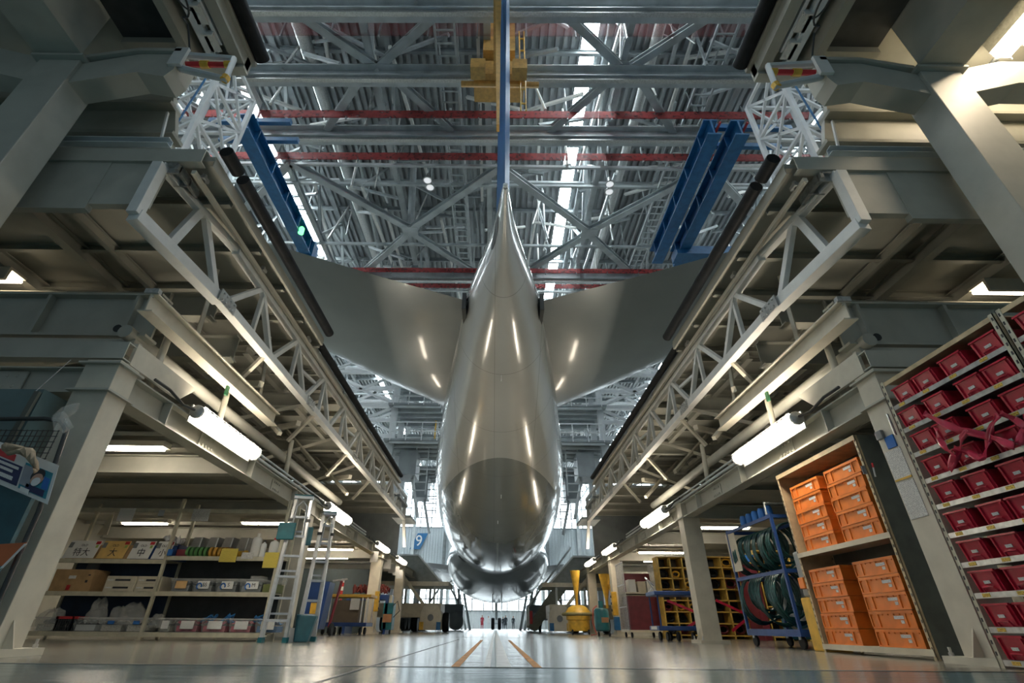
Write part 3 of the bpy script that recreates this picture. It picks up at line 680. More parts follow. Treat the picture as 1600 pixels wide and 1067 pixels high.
    q = MB(); q.box(4.3, 5.08, 3.62, 4.0, 6.92, 7.18); q.build('end_beam', GREYGREEN, t)
    t = thing('rail_channel', 'white channel rail under the top deck with bolted brackets %s' % SD, 'rail', (4.0, 2, 7))
    q = MB(); q.chan((3.98, -2, 7.03), (3.98, 3.9, 7.03), .13, .1, .012, (0,0,1)); q.build('outer_channel', LATTICE, t)
    q = MB(); q.bar((3.82, -2, 7.05), (3.82, 3.7, 7.05), .05, .06); q.build('inner_bar', LATTICE, t)
    for y in (2.9, 3.3, 3.65):
        q = MB(); q.box(3.82, 3.96, y-.12, y+.12, 6.98, 7.0); q.box(3.82, 3.96, y-.13, y-.11, 6.93, 7.05); q.tube([(3.89, y, 6.97), (3.89, y, 6.99)], .02, 8); q.build('bracket', WHITE, t)
    q = MB(); c = V((3.9, 3.0, 6.88)); q.tube([c+V((math.sin(a)*.08, math.cos(a)*.2, -.01*k)) for k, a in enumerate([i*.35 for i in range(20)])]+[(3.95, 3.3, 6.75), (3.97, 3.5, 6.55)], .012, 6)
    tag(q.build('looped_cable', BLACKM, smooth=True), 'black cable tied in a loop hanging under the rail %s' % SD, 'cable')

    # ---- girders under deck A (between platform and mezzanine)
    t = thing('cross_girder', 'grey painted deep cross girder with stiffeners under the near platform %s' % SD, 'girder', (6, 5, 3.4))
    q = MB(); q.ibeam((4.2, 5.1, 3.5), (11, 5.1, 3.5), .22, .62, .03); q.build('girder_beam', CREAM, t)
    for x in (4.5, 5.6, 6.7):
        q = MB(); q.box(x-.02, x+.02, 5.0, 5.09, 3.22, 3.78); q.build('stiffener', CREAM, t)
    q = MB(); q.lathe([(.05, 0), (.05, .01)], 12, (4.55, 4.97, 3.28), 'Y'); q.build('lifting_eye', BLACKM, t)
    t = thing('haunch_girder', 'tapered painted girder just above the lower cross beam %s' % SD, 'girder', (6, 5, 3))
    q = MB(); q.poly([(4.3, 3.05), (5.3, 2.82), (11, 2.82), (11, 3.15), (4.3, 3.15)], 'Y', 5.0, 5.14); q.build('girder_web', CREAM, t)
    q = MB(); q.tube([(4.35, 5.0, 3.02), (5.2, 5.0, 2.86)], .07, 10); q.build('knee_pipe', CREAM, t, True)
    t = thing('cross_beam', 'painted cross beam seated on top of the mezzanine column %s' % SD, 'beam', (6, 4.8, 2.75))
    q = MB(); q.chan((4.0, 4.66, 2.78), (11, 4.66, 2.78), .12, .2, .012, flip=-1); q.build('beam_channel', CREAM, t)
    for zz, yy, lb in ((4.42, 6.2, 'upper'), (4.15, 7.0, 'lower')):
        t = thing('deck_bearer', '%s dim bearer crossing beneath the near platform %s' % (lb, SD), 'beam', (6, yy, zz))
        q = MB(); q.ibeam((4.3, yy, zz), (11, yy, zz), .2, .42, .02); q.build('bearer_beam', GREYGREEN, t)
        for x in (5.0, 6.6):
            q = MB(); q.bar((x, yy-.09, zz-.2), (x, yy-.09, zz+.2), .02, .05); q.build('stiffener', GREYGREEN, t)
    # I-beam, pipe, struts hanging behind the truss
    t = thing('hung_beam', 'flanged beam hung beneath the platform behind the truss %s' % SD, 'beam', (4.05, 6, 3.3))
    q = MB(); q.ibeam((4.02, 4.62, 3.42), (4.02, 8.3, 3.42), .17, .24, .016); q.build('beam_section', CREAMW, t)
    q = MB(); q.box(3.94, 4.1, 4.6, 4.66, 3.54, 3.6); q.tube([(4.02, 4.64, 3.5), (4.02, 4.64, 3.62)], .02, 8); q.build('end_bracket', GALV, t)
    for y in (5.6, 7.6):
        q = MB(); q.bar((4.02, y, 3.54), (4.3, y+.3, 4.9), .05, .06); q.build('hanger_arm', CREAMW, t)
    t = thing('round_pipe', 'thick round painted pipe running beneath the platform %s' % SD, 'pipe', (4.4, 6, 3.2))
    q = MB(); q.tube([(4.38, 4.9, 3.2), (4.38, 14, 3.2)], .085, 12); q.build('pipe_run', CREAM, t, True)
    for y in (5.3, 6.9, 9.6):
        q = MB(); q.tube([(4.14, y, 2.62), (4.2, y+.05, 3.5)], .045, 10); tag(q.build('pipe_prop', CREAMW, smooth=True), 'round prop standing on the mezzanine beam, %s %s' % ({5.3: 'before the lamp', 6.9: 'at the lamp', 9.6: 'past the lamp'}[y], SD), 'prop')
    q = MB(); q.box(4.0, 4.03, 6.6, 6.66, 3.16, 3.3); q.build('green_tab', GREENTAPE, t, label='dark green tape tab')
    for i, (ya, yb) in enumerate(((8.4, 10.2), (10.6, 12.4), (13.0, 14.8))):
        q = MB(); q.bar((3.9, ya, 3.2), (5.6, yb, 4.7), .07, .07); q.bar((5.4, ya, 3.3), (4.0, yb, 4.6), .07, .07)
        tag(q.build('cross_brace', CREAMW), 'crossed thin braces between pipe and platform, %s bay %s' % (('nearest', 'middle', 'farthest')[i], SD), 'brace')
    for i, (ya, xb, yb) in enumerate(((7.4, 7.2, 9.0), (9.2, 8.0, 13.0), (13.2, 8.2, 17.5))):
        q = MB(); q.bar((3.95, ya, 3.7), (xb, yb, 4.5), .09, .10)
        tag(q.build('slant_tie', CREAMW), 'slanting painted tie under the long platform, %s %s' % (('nearest', 'second', 'third')[i], SD), 'tie')
    for i, y in enumerate((10.2, 13.4, 16.6, 18.4)):
        q = MB(); q.ibeam((3.9, y, 4.62), (11, y, 4.62), .14, .3, .015)
        tag(q.build('deck_bearer', CREAM), 'painted bearer under the long platform, %s from its near end %s' % (ORD[i], SD), 'beam')

    # ---- mezzanine: columns, beam, cross beams, floor
    for i, (y, w) in enumerate(((4.6, .30), (10.9, .30), (18.6, .34), (23.4, .34))):
        lab = {(-1, 0): 'cream steel column beside the face mask poster', (-1, 1): 'cream steel column behind the leaning stepladders', (-1, 2): 'cream steel column with yellow guard near the yellow topped cart', (-1, 3): 'cream steel column beyond the blue welding set',
               (1, 0): 'cream steel column between orange crate rack and red bin rack', (1, 1): 'cream steel column behind the blue platform trolley', (1, 2): 'cream steel column with yellow guard and blue box', (1, 3): 'cream steel column beyond the teal hose drum'}[(s, i)]
        t = thing('steel_column', lab, 'column', (4.15, y+.15, 0))
        q = MB(); q.box(4.0, 4.36, y, y+w, .05, 2.62 if i else 2.66); q.build('shaft', CREAMW, t, bevel=.006)
        q = MB(); q.box(3.9, 4.46, y-.12, y+w+.12, 0, .055); q.build('base_plate', CREAMW, t)
        for dz in (2.29, 2.6):
            q = MB(); q.box(3.96, 4.40, y-.05, y+w+.05, dz, dz+.02); q.build('collar_plate', CREAM, t)
        q = MB(); q.add([(3.995, y+w*.3, .055), (3.90, y+w*.3, .055), (3.995, y+w*.3, .26), (3.995, y+w*.3+.012, .055), (3.90, y+w*.3+.012, .055), (3.995, y+w*.3+.012, .26)], [(0,1,2), (3,5,4), (0,2,5,3), (0,3,4,1), (1,4,5,2)]); q.build('gusset', CREAMW, t)
        q = MB()
        for dx, dy in ((-.06, -.08), (-.06, w+.08)): q.lathe([(.02, .055), (.02, .08), (.012, .08), (.012, .12)], 8, (4.0+dx+.02, y+dy, 0))
        q.build('anchor_bolts', GALV, t)
    t = thing('mezzanine_beam', 'long painted beam along the mezzanine edge carrying the lamps %s' % SD, 'beam', (4.1, 5, 2.3))
    q = MB(); q.ibeam((4.12, 4.9, 2.45), (4.12, 27, 2.45), .22, .30, .018); q.build('beam_section', CREAM, t)
    for yy in (5.6, 8.0, 10.0, 12.6, 15, 17, 20, 22):
        q = MB(); q.box(4.0, 4.1, yy-.01, yy+.01, 2.31, 2.59); q.build('stiffener', CREAM, t)
    q = MB()
    for yy in (6.7, 9.2, 12, 14.4):
        for dy in (-.12, -.04, .04, .12):
            for dz in (-.06, .06): q.lathe([(.02, 0), (.02, -.02), (.012, -.026)], 6, (4.10, yy+dy, 2.45+dz), 'X')
        q.box(4.095, 4.105, yy-.2, yy+.2, 2.35, 2.55)
    q.build('bolted_splice', CREAM, t)
    q = MB(); q.poly([(4.75, 2.68), (5.7, 2.68), (5.95, 2.92), (4.75, 2.92)], 'X', 4.02, 4.06); q.box(4.02, 4.3, 4.75, 5.9, 2.92, 2.94); q.build('kick_plate', CREAMW, t)
    q = MB(); q.tube([(4.03, 7.6, 2.66), (4.03, 16, 2.66)], .025, 8); q.tube([(4.03, 7.6, 2.74), (4.03, 16, 2.74)], .018, 8); q.build('conduit', STEELL, t, True)
    for i, y in enumerate((4.72, 7.8, 11.05, 14.6, 18.75, 23.5)):
        q = MB(); q.ibeam((4.25, y, 2.44), (11, y, 2.44), .18, .29, .016)
        if i == 0:
            q.box(5.0, 5.5, y-.035, y-.02, 2.33, 2.55)
            for dx in (.1, .2, .3, .4):
                for dz in (2.38, 2.5): q.lathe([(.022, -.02), (.022, -.035), (.012, -.04)], 6, (5.0+dx, y, dz), 'Y')
        tag(q.build('mezzanine_cross_beam', CREAM), 'cross beam under the mezzanine floor, %s from near end %s' % (ORD[i], SD), 'beam')
    t = thing('mezzanine_floor', 'low mezzanine floor slab above the racks %s' % SD, 'mezzanine floor', (7, 14, 2.6))
    q = MB(); q.box(4.5, 11, 6.9, 12.4, 2.62, 2.68); q.box(4.4, 11, 12.8, 27, 2.62, 2.68); q.build('floor_sheet', GREYGREEN, t)
    for i in range(9):
        y = 7.2+i*2.2; q = MB(); q.chan((4.4, y, 2.58), (11, y, 2.58), .05, .10, .008); q.build('rib', CREAM, t)
    q = MB(); q.box(11.15, 11.25, 3, 27, 0, 5); tag(q.build('side_partition', CREAM), 'dim painted partition closing the space under the docks %s' % SD, 'partition', kind='structure')
    # lamps along the beam
    names = ('nearest lamp with wire guard on the mezzanine beam', 'second lamp along the mezzanine beam', 'third lamp along the mezzanine beam', 'fourth and farthest lamp along the mezzanine beam')
    for i, (a, b_) in enumerate(((5.92, 7.65), (11.6, 13.4), (17.1, 18.9), (20.9, 22.8))):
        lamp_y(3.87, a, b_, 2.60 if i < 2 else 2.56, '%s %s' % (names[i], SD), True, i < 2)
    # lamps under the mezzanine, running crosswise
    for i, (x, y, w) in enumerate(((5.4, 7.0, 1.1), (9.0, 13.2, 1.2), (5.6, 17.8, 1.6), (6.6, 20.2, 2.0), (5.8, 13.0, 1.3))):
        if s == 1 and i == 0: continue
        t = thing('ceiling_lamp', '%s fluorescent lamp under the mezzanine floor %s' % (('short nearest', 'outer', 'long middle', 'long farthest', 'inner middle')[i], SD), 'lamp', (x, y, 2.45), 'fluorescent lamps under the mezzanine')
        q = MB(); q.box(x-w/2, x+w/2, y-.09, y+.09, 2.47, 2.55); q.build('housing', CREAMW, t)
        q = MB(); q.tube([(x-w/2+.05, y-.04, 2.45), (x+w/2-.05, y-.04, 2.45)], .022, 8); q.tube([(x-w/2+.05, y+.04, 2.45), (x+w/2-.05, y+.04, 2.45)], .022, 8); q.build('tubes', LAMP_TUBE, t)
    # ---- added tubes imitating lit strips beneath the near platform (and, over the red bins, a lamp beneath the top deck)
    for nm, x, y, z, L, dr in (('added dim tubes imitating lit strips under the near platform %s', 7.6, 5.75, 4.64, .9, 'X'),)+((('wire guarded lamp under the top deck near the tall column %s', 6.72, 2.7, 6.95, 1.9, 'Y'),) if s > 0 else ()):
        t = thing('ceiling_lamp', nm % SD, 'lamp', (x, y, z))
        if dr == 'X':
            q = MB(); q.tube([(x-L/2, y, z), (x+L/2, y, z)], .03, 8); q.tube([(x-L/2, y+.14, z), (x+L/2, y+.14, z)], .03, 8); q.build('tubes', emit('added strip glow', (1.0, .84, .62), 9), t)  # added glow for the lit strips showing between the bearers
            q = MB(); q.box(x-L/2, x+L/2, y-.06, y+.2, z+.06, z+.1); q.box(x-L/2, x+L/2, y-.09, y-.05, z-.12, z+.1); q.build('housing', CREAMW, t)
        else:
            q = MB(); q.box(x-.10, x+.10, y-L/2, y+L/2, z-.06, z+.04); q.build('diffuser', emit('top lamp diffuser', (1.0, .82, .58), 60), t)
            q = MB()
            for k in range(12): q.tube([(x-.13, y-L/2+k*L/11, z+.05), (x-.12, y-L/2+k*L/11, z-.1), (x+.12, y-L/2+k*L/11, z-.1), (x+.13, y-L/2+k*L/11, z+.05)], .004, 5)
            q.build('wire_guard', ALU, t)
            q = MB(); q.box(x-.12, x+.12, y-L/2, y+L/2, z+.04, z+.24); q.build('housing', GALV, t)
            q = MB(); q.tube([(x, y+L/2, z), (x-.1, y+L/2+.25, z-.1), (x-.35, y+L/2+.25, z-.35), (x-.6, y+L/2+.1, z-.25), (x-.7, y+L/2, z+.1)], .035, 8); q.build('cable', BLACKM, t, True)
    # ---- white lattice lift mast behind the upper wall
    t = thing('lattice_mast', 'white lattice mast rising behind the upper dock wall %s' % SD, 'lattice mast', (6, 6.4, 5.3))
    P = [(5.5, 5.6), (6.5, 5.6), (6.5, 6.7), (5.5, 6.7)]; Zs = [5.2, 7.0, 8.1, 9.2, 10.3]
    for x, y in P:
        q = MB(); q.bar((x, y, 5.2), (x, y, 10.3), .08, .08); q.build('mast_post', LATTICE, t)
    for i in range(4):
        a, c = P[i], P[(i+1) % 4]
        for k in range(1, len(Zs)):
            q = MB(); q.bar((*a, Zs[k]), (*c, Zs[k]), .06, .06); q.build('mast_ring', LATTICE, t)
            if k > 1:
                q = MB(); mid = ((a[0]+c[0])/2, (a[1]+c[1])/2, (Zs[k]+Zs[k-1])/2)
                for p in ((*a, Zs[k-1]), (*c, Zs[k-1]), (*a, Zs[k]), (*c, Zs[k])): q.bar(p, mid, .05, .05)
                q.build('mast_brace', LATTICE, t)
    q = MB(); q.tube([(5.6, 5.5, 9.4), (5.8, 5.55, 7.2)], .02, 6); q.build('blue_hose', BLUE, t, label='blue hose')
    # ---- blue telescopic gantry beams
    t = thing('gantry_beam', ('blue crane beam with small green light above the stabiliser %s' if s < 0 else 'pair of blue crane beams above the stabiliser %s') % SD, 'crane beam', (7, 11, 12))
    xs_ = (6.95,) if s < 0 else (6.5, 5.75)
    for x in xs_:
        q = MB(); q.ibeam((x, 8.4, 12.0), (x, 13.8, 12.0), .38, .62, .05); q.build('beam_section', BLUE, t)
        for i in range(5):
            q = MB(); q.box(x-.18, x+.18, 8.9+i*1.1, 8.94+i*1.1, 11.72, 12.28); q.build('stiffener', BLUE, t)
        q = MB(); q.bar((x+.25, 8.4, 12.2), (x+.25, 13.8, 12.2), .05, .06); q.build('trim_rail', RED if s > 0 else WHITE, t)
    if s > 0:
        q = MB(); q.box(6.4, 8.8, 13.4, 14.0, 11.7, 12.2); q.box(6.2, 7.6, 13.0, 13.2, 11.5, 11.7); q.build('end_carriage', BLUE, t)
    else:
        q = MB(); q.box(6.7, 7.3, 13.5, 13.9, 11.6, 12.3); q.build('end_carriage', BLUE, t)
    for y, z in ((8.75, 12.45), (9.35, 12.45)):
        q = MB(); q.bar((5.9, y, z), (8.2, y, z), .12, .16); q.build('cross_member', BLUE, t)
    for x in (5.2, 7.2):
        q = MB(); q.bar((x+2.6, 8.75, 12.5), (x+4.2, 8.9, 20), .08, .08); q.build('suspension', ROOFS, t)
    if s < 0:
        q = MB(); q.lathe([(.09, 0), (.09, .22), (.04, .28)], 10, (6.72, 12.4, 11.66)); q.build('signal_light', emit('green light', (.1, 1, .2), 2.5), t, label='small green light')
    # ---- far docks around the fuselage, white lattice towers
    for i, (yy, xx) in enumerate(((27.5, 6.2), (33, 6.8))):
        t = thing('dock_tower', '%s white lattice dock tower beside the fuselage %s' % (('nearer', 'farther')[i], SD), 'dock tower', (xx, yy, 0))
        for dx in (0, 4.5):
            for dy in (0, 2.5):
                q = MB(); q.bar((xx+dx, yy+dy, 0), (xx+dx, yy+dy, 15.5), .34, .34); q.build('tower_post', LATTICE if not dx else STEELL, t)
        for z in (5.0, 7.4, 9.6, 11.8, 14, 15.5):
            for dy in (0, 2.5):
                q = MB(); q.bar((xx, yy+dy, z), (xx+4.5, yy+dy, z), .2, .2); q.build('tower_rail', LATTICE, t)
            if z < 15:
                q = MB(); q.bar((xx, yy, z), (xx+4.5, yy, z+2.1), .14, .14); q.bar((xx+4.5, yy, z), (xx, yy, z+2.1), .14, .14); q.build('tower_brace', LATTICE, t)
        for z, xi in ((9.4, 3.35), (11.6, 3.4), (13.4, 3.6)):
            q = MB(); q.box(xi, xx+.3, yy-.6, yy+3, z, z+.12); q.build('gangway', STEEL, t)
            for j in range(5):
                q = MB(); q.bar((xi, yy-.5+j*.8, z-.08), (xx, yy-.5+j*.8, z-.08), .08, .14); q.build('gangway_bearer', STEELL, t)
            q = MB(); q.bar((xi, yy-.6, z+1.1), (xx, yy-.6, z+1.1), .06, .06); q.bar((xi, yy-.6, z+.55), (xx, yy-.6, z+.55), .05, .05)
            for j in range(4): q.bar((xi+.1+j*.9, yy-.6, z), (xi+.1+j*.9, yy-.6, z+1.1), .05, .05)
            q.build('guard_rail', LATTICE, t)
        q = MB(); q.box(xi-.05, xi+.02, yy-.62, yy-.5, 9.5, 10.6); q.build('yellow_pad', YELLOW, t)
        q = MB()
        for k in range(6): q.box(4.0, 4.7, yy+.3, yy+.35, 6.8+k*.45, 6.86+k*.45)
        for d in (0, .7): q.bar((4.0+d, yy+.32, 6.6), (4.0+d, yy+.32, 9.4), .06, .06)
        q.build('hanging_ladder', STEELL, t)
        q = MB(); q.box(4.6, 5.6, yy, yy+1.4, 7.6, 9.0); q.build('control_box', STEEL, t)
        for k in range(1):
            q = MB(); q.tube([(4.4+k*.3, yy+1, 5.5), (5.2+k*.2, yy+1, 8.8)], .09, 8); q.build('telescopic_arm', LATTICE, t, True)
MX = 1
# yellow hoist column of a crane hanging beside the fin
t = thing('telescopic_hoist', 'ochre yellow crane trolley with long slim mast beside the tail fin', 'crane', (-.25, 11.4, 19.4))
q = MB(); q.add([(-.10, 7.2, 10.3), (-.03, 7.2, 10.3), (-.03, 7.4, 10.3), (-.10, 7.4, 10.3), (-.22, 7.2, 17.9), (-.03, 7.2, 17.9), (-.03, 7.4, 17.9), (-.22, 7.4, 17.9)], [(0,3,2,1), (4,5,6,7), (0,1,5,4), (1,2,6,5), (2,3,7,6), (3,0,4,7)]); q.build('mast', OCHRE, t)
q = MB(); q.box(-1.1, .9, 11.2, 12.4, 19.0, 19.9); q.build('trolley_box', OCHRE, t)
q = MB(); q.box(-.75, .55, 11.0, 12.6, 20.3, 22.4); q.build('upper_frame', OCHRE, t)
for x, y in ((-.9, 10.9), (.7, 10.9)):
    q = MB(); q.box(x-.28, x+.28, y-.25, y+.25, 18.5, 19.1); q.build('motor', OCHRE, t)
q = MB(); q.tube([(-1.6, 11.6, 18.95), (1.5, 11.6, 18.95)], .12, 8); q.build('wheel_axle', OCHRE, t, True)
q = MB(); q.box(-.30, -.03, 7.3, 11.4, 18.9, 19.2); q.box(-.22, -.03, 7.25, 7.45, 17.9, 19.2); q.build('mast_arm', OCHRE, t)
for x in (.75, .95):
    q = MB(); q.tube([(x, 11.4, 17.0), (x, 11.4, 22.5)], .03, 6); q.build('hand_rail', YELLOW, t)
for k in range(6):
    q = MB(); q.box(.75, .95, 11.38, 11.42, 17.4+k*.9, 17.46+k*.9); q.build('rung', YELLOW, t)
# ------------------------------------------------------------------ glove box rack and what stands on it
YF = 9.6
t = thing('storage_rack', 'long cream steel rack with two bays holding glove boxes and tubs', 'rack', (-5.9, 9.85, 0))
for x in (-7.9, -5.95, -3.93):
    for y in (YF, 10.1):
        q = MB(); q.bar((x, y, 0), (x, y, 2.3), .05, .05); q.build('post', RACK, t)
    q = MB(); q.box(x-.05, x+.05, YF-.05, YF+.05, 0, .02); q.build('foot_plate', RACK, t)
for x0, x1, zs in ((-7.9, -5.95, (.12, .72, 1.24, 2.12)), (-5.95, -3.93, (.12, .73, 1.30, 2.12))):
    for z in zs:
        q = MB(); q.box(x0, x1, YF-.02, YF+.02, z-.07, z); 
        if z < 2: q.box(x0, x1, YF, 10.1, z-.02, z)
        q.build('shelf', RACK, t)
    q = MB(); q.box(x0, x1, 10.1, 10.12, .1, 1.3); q.build('back_panel', NAVY if x0 < -6 else DARKGAP, t)
def xat(u, v, y=9.58): return at(u, v, 'Y', y).x
# glove boxes with size cards
SZ = (('特大', 'extra large size card', 97, 146, WHITE, CARD, PAPER), ('大', 'large size card on orange print', 150, 192, WHITE, CARD, mat('orange card', (.72, .48, .16), .6)), ('中', 'medium size card', 199, 232, WHITE, BLUET, PAPER), ('小', 'small size card', 236, 262, WHITE, BLUET, PAPER))
for ch, lab, u0, u1, _, bm_, pm in SZ:
    x0, x1 = xat(u0, 866), xat(u1, 866)
    t = thing('glove_box', 'open glove box with %s marked %s' % (lab, ch), 'box', ((x0+x1)/2, 9.75, 1.24), 'glove boxes on the top shelf')
    q = MB(); q.box(x0+.01, x1+.10, 9.66, 10.05, 1.24, 1.26); q.box(x0+.01, x0+.025, 9.66, 10.05, 1.26, 1.5); q.box(x1+.085, x1+.10, 9.66, 10.05, 1.26, 1.5); q.box(x0+.01, x1+.10, 10.035, 10.05, 1.26, 1.5); q.box(x0+.01, x1+.10, 9.66, 9.675, 1.26, 1.48); q.build('box_body', bm_, t)
    q = MB(); q.panel((x0, 9.60, 1.25), (x1-x0, 0, 0), (.03, .05, .30), .004); c = q.build('size_card', pm, t)
    w = x1-x0; xm = (x0+x1)/2; rx = math.atan2(.30, .05)
    text('size_lettering', ch, (xm+.02, 9.611, 1.345), min(.15, w*.46), INK, (rx, 0, 0), c)
    text('old_lettering', 'OLD', (xm+.02, 9.632, 1.47), .055, INK, (rx, 0, 0), c)
    q = MB(); q.panel((x1-.07, 9.634, 1.49), (.08, 0, 0), (.003, .008, .05), .006); q.build('red_corner', RED, c)
    q = MB(); q.panel((x0+.02, 9.625, 1.43), (.07, 0, 0), (.006, .015, .09), .006); q.build('print_patch', STEELD, c)
    q = MB(); q.panel((x1-.05, 9.624, 1.43), (.04, 0, 0), (.004, .008, .05), .006); q.build('green_patch', mat('lime print', (.35, .5, .12), .6), c)
# middle shelf: cardboard box, drawer units
x0, x1 = -7.85, xat(137, 915)
t = thing('cardboard_box', 'brown cardboard box with red tag on the middle shelf', 'box', ((x0+x1)/2, 9.8, .72))
q = MB(); q.box(x0, x1, 9.64, 10.02, .72, 1.07); q.build('box_body', CARD, t, bevel=.004)
q = MB(); q.box(x0+.28, x0+.4, 9.632, 9.64, .92, .97); q.build('sticker', STICK, t)
q = MB(); q.box(x0+.3, x0+.36, 9.632, 9.64, .74, .82); q.build('red_tag', RED, t)
q = MB(); q.box(x1-.12, x1-.08, 9.636, 9.64, .86, .9); q.box(x1-.10, x1-.06, 9.636, 9.64, .97, .99); q.build('hand_hole', INK, t)
for (u0, u1), lab in (((158, 206), 'wider beige two drawer unit next to the cardboard box'), ((207, 246), 'narrower beige two drawer unit beside the rack post')):
    x0, x1 = xat(u0, 918), xat(u1, 918)
    t = thing('drawer_unit', lab, 'drawer unit', ((x0+x1)/2, 9.8, .72), 'beige drawer units')
    q = MB(); q.box(x0, x1, 9.64, 10.0, .72, .97); q.build('cabinet', BEIGE, t, bevel=.004)
    for z in (.735, .855):
        q = MB(); q.box(x0+.015, x1-.015, 9.625, 9.64, z, z+.10); d = q.build('drawer', BEIGE, t)
        q = MB(); q.box(x0+.17, x1-.10, 9.618, 9.627, z+.035, z+.065); q.build('handle_slot', INK, d)
        q = MB(); q.box(x0+.04, x0+.14, 9.62, 9.627, z+.04, z+.06); q.build('name_slip', STICK, d)
q = MB(); q.lathe([(.10, 0), (.10, .02), (.09, .2), (.10, .22)], 14, (-7.45, 9.95, 1.07)); tag(q.build('glass_jar', CLEARP, smooth=True), 'clear jar standing on top of the brown cardboard box', 'jar')
# tubs
def tub(x0, x1, y0, z0, h, lab, body=CLEARP, fill=None, label_text=None, lm=PAPER, grp='clear tubs on the glove rack', patch=None):
    t = thing('plastic_tub', lab, 'tub', ((x0+x1)/2, y0+.17, z0), grp)
    w = x1-x0; s = .03; z1 = z0+h; q = MB(); y1 = y0+.36
    q.add([(x0+s, y0+s, z0), (x1-s, y0+s, z0), (x1-s, y1-s, z0), (x0+s, y1-s, z0), (x0, y0, z1), (x1, y0, z1), (x1, y1, z1), (x0, y1, z1)], [(0,1,2,3), (0,1,5,4), (1,2,6,5), (2,3,7,6), (3,0,4,7)])
    q.build('tub_body', body, t)
    q = MB()
    for a, c in (((x0, y0, z1), (x1, y0, z1)), ((x1, y0, z1), (x1, y1, z1)), ((x1, y1, z1), (x0, y1, z1)), ((x0, y1, z1), (x0, y0, z1))): q.bar(a, c, .02, .02)
    q.build('rim', FILM if body is CLEARP else body, t)
    if fill:
        rg = random.Random(int(abs(x0)*1000)); q = MB(); rows = []
        for j in range(7):
            rows.append([(x0+.035+(w-.07)*i/7, y0+.035+.29*j/6, z0+h*.55+rg.uniform(0, h*.35)) for i in range(8)])
        q.sheet(rows); q.box(x0+.04, x1-.04, y0+.045, y1-.045, z0+.01, z0+h*.5); q.build('contents', fill, t)['kind'] = 'stuff'
    if label_text is not None:
        q = MB(); q.box(x0+w*.28, x1-w*.18, y0-.006, y0+.0, z0+h*.25, z1-h*.15); c = q.build('tub_label', lm, t)
        if label_text:
            text('size_lettering', label_text, (x0+w*.62, y0-.009, z0+h*.55), h*.42, INK, (PI/2, 0, 0), c)
            q = MB(); q.tube([(x0+w*.38+math.cos(a)*.04, y0-.008, z0+h*.45+math.sin(a)*.045) for a in [k*.4-.4 for k in range(13)]], .012, 5); q.build('gloves_icon', INKB, c)
    if patch:
        q = MB(); q.box(x0+w*.35, x0+w*.62, y0-.004, y0+.003, z0+h*.55, z0+h*.8); q.build('blue_patch', INKB, t)
    return t
WHITEF = mat('pale gloves', (.55, .54, .48), .8, var=.2, scale=40, bump=.5); BLUEF = mat('blue gloves', (.02, .15, .38), .7, var=.2, scale=40, bump=.5); REDF = mat('red contents', (.42, .05, .09), .6, var=.2, scale=25)
for u0, u1, lab, f, p in ((44, 78, 'clear tub filled with pale gloves nearest the poster column', WHITEF, 0), (106, 144, 'clear tub with folded grey goods beside the red basket', STEELL, 0), (147, 186, 'clear tub with blue patch and pale gloves below the drawer unit', WHITEF, 1), (188, 226, 'clear tub with blue patch heaped with bagged gloves beside the rack post', WHITEF, 1)):
    x0, x1 = xat(u0, 986), xat(u1, 986); tub(x0, x1, 9.62, .12, .20, lab, CLEARP, f, None, grp='clear tubs on the bottom shelf', patch=p)
x0, x1 = xat(80, 986), xat(105, 986)
t = thing('mesh_basket', 'dark mesh basket with red rim between clear tubs', 'basket', ((x0+x1)/2, 9.75, .12))
q = MB()
for k in range(8):
    x = x0+(x1-x0)*k/7; q.bar((x, 9.62, .12), (x, 9.62, .30), .012, .012)
    y = 9.62+.3*k/7; q.bar((x1, y, .12), (x1, y, .3), .012, .012); q.bar((x0, y, .12), (x0, y, .3), .012, .012)
for k in range(4):
    z = .13+k*.05; q.bar((x0, 9.62, z), (x1, 9.62, z), .01, .01); q.bar((x1, 9.62, z), (x1, 9.92, z), .01, .01)
q.box(x0, x1, 9.62, 9.92, .12, .13); q.build('mesh', BLACKM, t)
q = MB(); q.box(x0-.02, x1+.08, 9.60, 9.64, .30, .34); q.box(x0-.02, x0+.02, 9.6, 9.94, .30, .34); q.box(x1-.02, x1+.02, 9.6, 9.94, .30, .34); q.build('rim', RED, t)
def bagblob(c, r, seed, lab):
    rg = random.Random(seed); rows = []
    for i in range(9):
        th = PI*.55*i/8; row = []
        for k in range(17):
            a = 2*PI*(k % 16)/16; rr = 1+.22*math.sin(a*3+seed)*math.sin(th*3)+(rg.uniform(-.12, .12) if k < 16 else 0)
            if k == 16: row.append(row[0]); continue
            row.append((c[0]+math.sin(th)*math.cos(a)*r[0]*rr, c[1]+math.sin(th)*math.sin(a)*r[1]*rr, c[2]+math.cos(th)*r[2]*rr))
        rows.append(row)
    q = MB(); q.sheet(rows); tag(q.build('plastic_bag', FILM, smooth=True, angle=25), lab, 'bag', 'clear plastic bags on the bottom shelf')
for u, v, y, r, sd, lab in ((82, 962, 9.8, (.24, .16, .22), 1, 'crumpled clear bag above the red rimmed basket'), (155, 950, 9.78, (.16, .12, .30), 2, 'tall pointed clear bag standing in the tubs'), (186, 958, 9.85, (.15, .12, .2), 3, 'small dim clear bag behind the heaped tub'), (210, 955, 9.78, (.26, .16, .26), 4, 'big crumpled clear bag heaped over the tub by the post'), (247, 968, 9.8, (.13, .12, .16), 5, 'rounded clear bag just past the rack post')):
    p = at(u, v, 'Y', y); bagblob((p.x, y, p.z-r[2]*.6), r, sd, lab)
